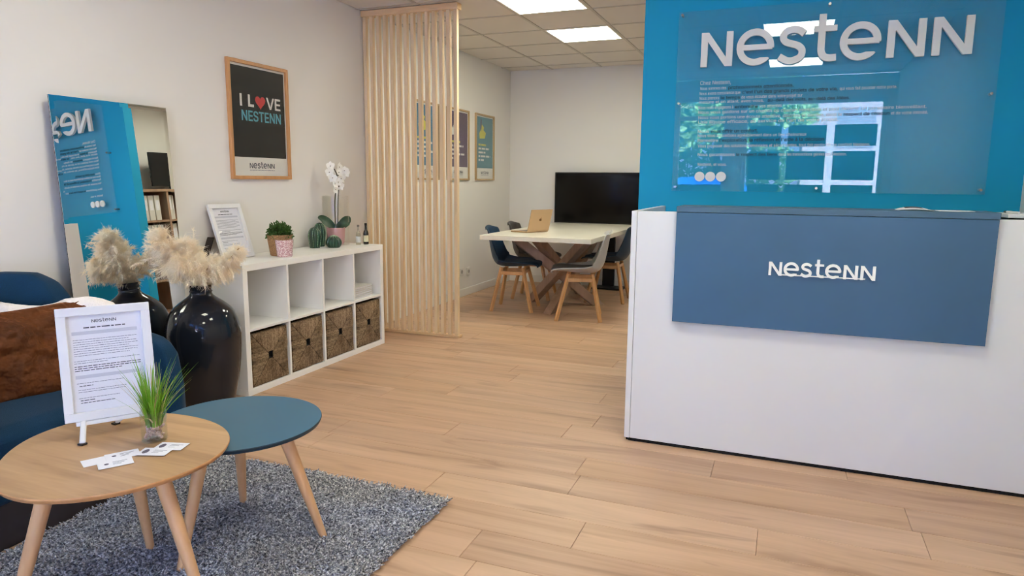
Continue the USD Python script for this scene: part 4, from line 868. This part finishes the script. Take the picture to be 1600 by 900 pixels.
bm_ = ['binder_white', 'binder_black', 'binder_white', 'binder_red', 'binder_white', 'binder_black']; q = 0
for k in (0, 1):
    for r_, z in enumerate((.805, 1.155)):
        for j in range(6):
            y = cy0+.07+k*(cy1-cy0-.03)/3+j*.084; m_ = bm_[(j+q) % 6]; q += 1
            col = m_.split('_')[1]
            wd = ('first', 'second', 'third', 'fourth', 'fifth', 'sixth')[j]
            b_ = thing('ring_binder', f'{col} ring binder, {wd} from the near end, {"upper" if r_ else "lower"} row, {"near" if k == 0 else "middle"} bay of the brown cabinet', 'binder', (.9, y, z), group='ring binders in the brown cabinet')
            obj('cover', bx((.80, y-.037, z+.0005), (1.09, y+.037, z+.295), .003), L_[m_], b_, True); obj('spine_label', bx((.7992, y-.022, z+.12), (.7998, y+.022, z+.24)), L_['paper'], b_, True)
t = thing('monitor', 'black monitor standing on top of the brown binder cabinet', 'monitor', (.97, 6.45, ch))
obj('screen', bx((.93, 6.12, ch+.05), (.955, 6.78, ch+.46), .004), L_['black_plastic'], t, True); obj('stand', bx((.957, 6.40, ch+.012), (.985, 6.50, ch+.2), .003), L_['black_plastic'], t, True); obj('base', bx((.88, 6.33, ch+.0003), (1.06, 6.57, ch+.014), .003), L_['black_plastic'], t, True)

# ------------------------------------------------------------------ the street outside the shop window (reflected in the acrylic and glass)
obj('street_ground', bx((-40, -45, -.30), (40, YF-.151, -.10)), L_['asphalt'], kind='structure')
t = thing('house', 'white rendered house across the street with a louvred shutter and tiled roof', 'building', (3.5, -16, -.1))
obj('facade', bx((.35, -22, -.1), (13, -15, 6.2)), L_['render_white'], t, True)
obj('roof', trimesh.convex.convex_hull(np.array([(.2, -22.4, 6.2), (13.4, -22.4, 6.2), (.2, -14.6, 6.2), (13.4, -14.6, 6.2), (1.5, -18.5, 7.8), (12, -18.5, 7.8)])), L_['roof_tile'], t, True)
for k in range(12): obj('shutter_slat', bx((1.3, -15.03, 2.35+.1*k), (2.35, -14.98, 2.435+.1*k)), L_['shutter'], t, True)
for x in (4.2, 7.2, 10): obj('window', bx((x, -15.02, 2.0), (x+1.1, -14.97, 3.6)), L_['car_glass'], t, True)
def tree(label, loc, h, r, seed):
    t = thing('tree', label, 'tree', loc); rng = np.random.default_rng(seed)
    obj('trunk', tube([(0, 0, -.05), (.05, .02, h*.35), (0, .05, h*.75)], [.17, .13, .06], 10), L_['bark'], t)
    obj('crown', cat_([leaf_cloud(3200, rng, np.array(c)*r+[0, 0, h], .22, (r*.75,)*3, .45) for c in ((0, 0, 0), (.5, .2, -.3), (-.5, .1, -.25), (.1, -.5, .3), (0, .3, -.6))]), L_['tree_leaf'], t, kind='stuff')
tree('leafy street tree left of the white house, seen in the acrylic reflection', (-1.95, -12, -.1), 3.7, 2.0, 1)
tree('leafy street tree farther left behind the blue car', (-8.2, -10.2, -.1), 3.2, 2.0, 2)
tree('leafy street tree at the far left of the street', (-13.4, -9.2, -.1), 3.6, 2.2, 3)
t = thing('hedge', 'long dense green hedge across the street, seen under the trees in the reflection', 'hedge', (-6, -13.6, -.1))
rng = np.random.default_rng(8); n = 9000; P = np.c_[rng.uniform(-14, .1, n), -13.6+rng.uniform(-.5, .5, n), rng.uniform(-.1, 2.3, n)]
d = rng.normal(size=(n, 3)); d /= np.linalg.norm(d, axis=1, keepdims=True); e = np.cross(d, rng.normal(size=(n, 3))); e /= np.linalg.norm(e, axis=1, keepdims=True)
obj('leaves', trimesh.Trimesh(np.stack([P, P+.12*d+.07*e, P+.24*d, P+.12*d-.07*e], 1).reshape(-1, 3), np.vstack([np.arange(n)[:, None]*4+[0, 1, 2], np.arange(n)[:, None]*4+[0, 2, 3]]), process=False), L_['tree_leaf'], t, True, kind='stuff')
obj('stems', cat_([tube([(x, -13.6, -.1), (x+.05, -13.6, 2.0)], .02, 6) for x in np.arange(-13.8, 0, .6)]), L_['bark'], t, True)
t = thing('car', 'blue hatchback parked outside the glazed shop door', 'car', (-1.9, -5.2, -.1))
pf = Polygon(catmull([(-2.0, .30), (-2.03, .55), (-1.95, .78), (-1.5, .88), (-1.0, .95), (-.45, 1.36), (.3, 1.46), (1.0, 1.42), (1.62, 1.0), (1.95, .86), (2.0, .55), (1.97, .28)], 6))
cb = extr(pf, 1.66); v = cb.vertices.copy(); v[:, 0] -= v[:, 0]*0; tz = np.clip((v[:, 1]-.9)/.55, 0, 1); v[:, 2] = .83+(v[:, 2]-.83)*(1-.16*tz); cb.vertices = v
obj('body', xf(cb, (-1.9, -4.37, -.1), rx=PI/2), L_['car_blue'], t, True, smooth=30)
for x in (-1.25, 1.25):
    for y in (-4.42, -5.98): obj('wheel', xf(trimesh.creation.cylinder(.31, .19, sections=28), (-1.9+x, y, .21), rx=PI/2), L_['tyre'], t, True, smooth=40)
obj('side_window', xf(extr(Polygon([(-.85, .98), (-.35, 1.32), (.95, 1.32), (1.35, 1.02)]), 1.56), (-1.9, -4.42, -.1), rx=PI/2), L_['car_glass'], t, True)
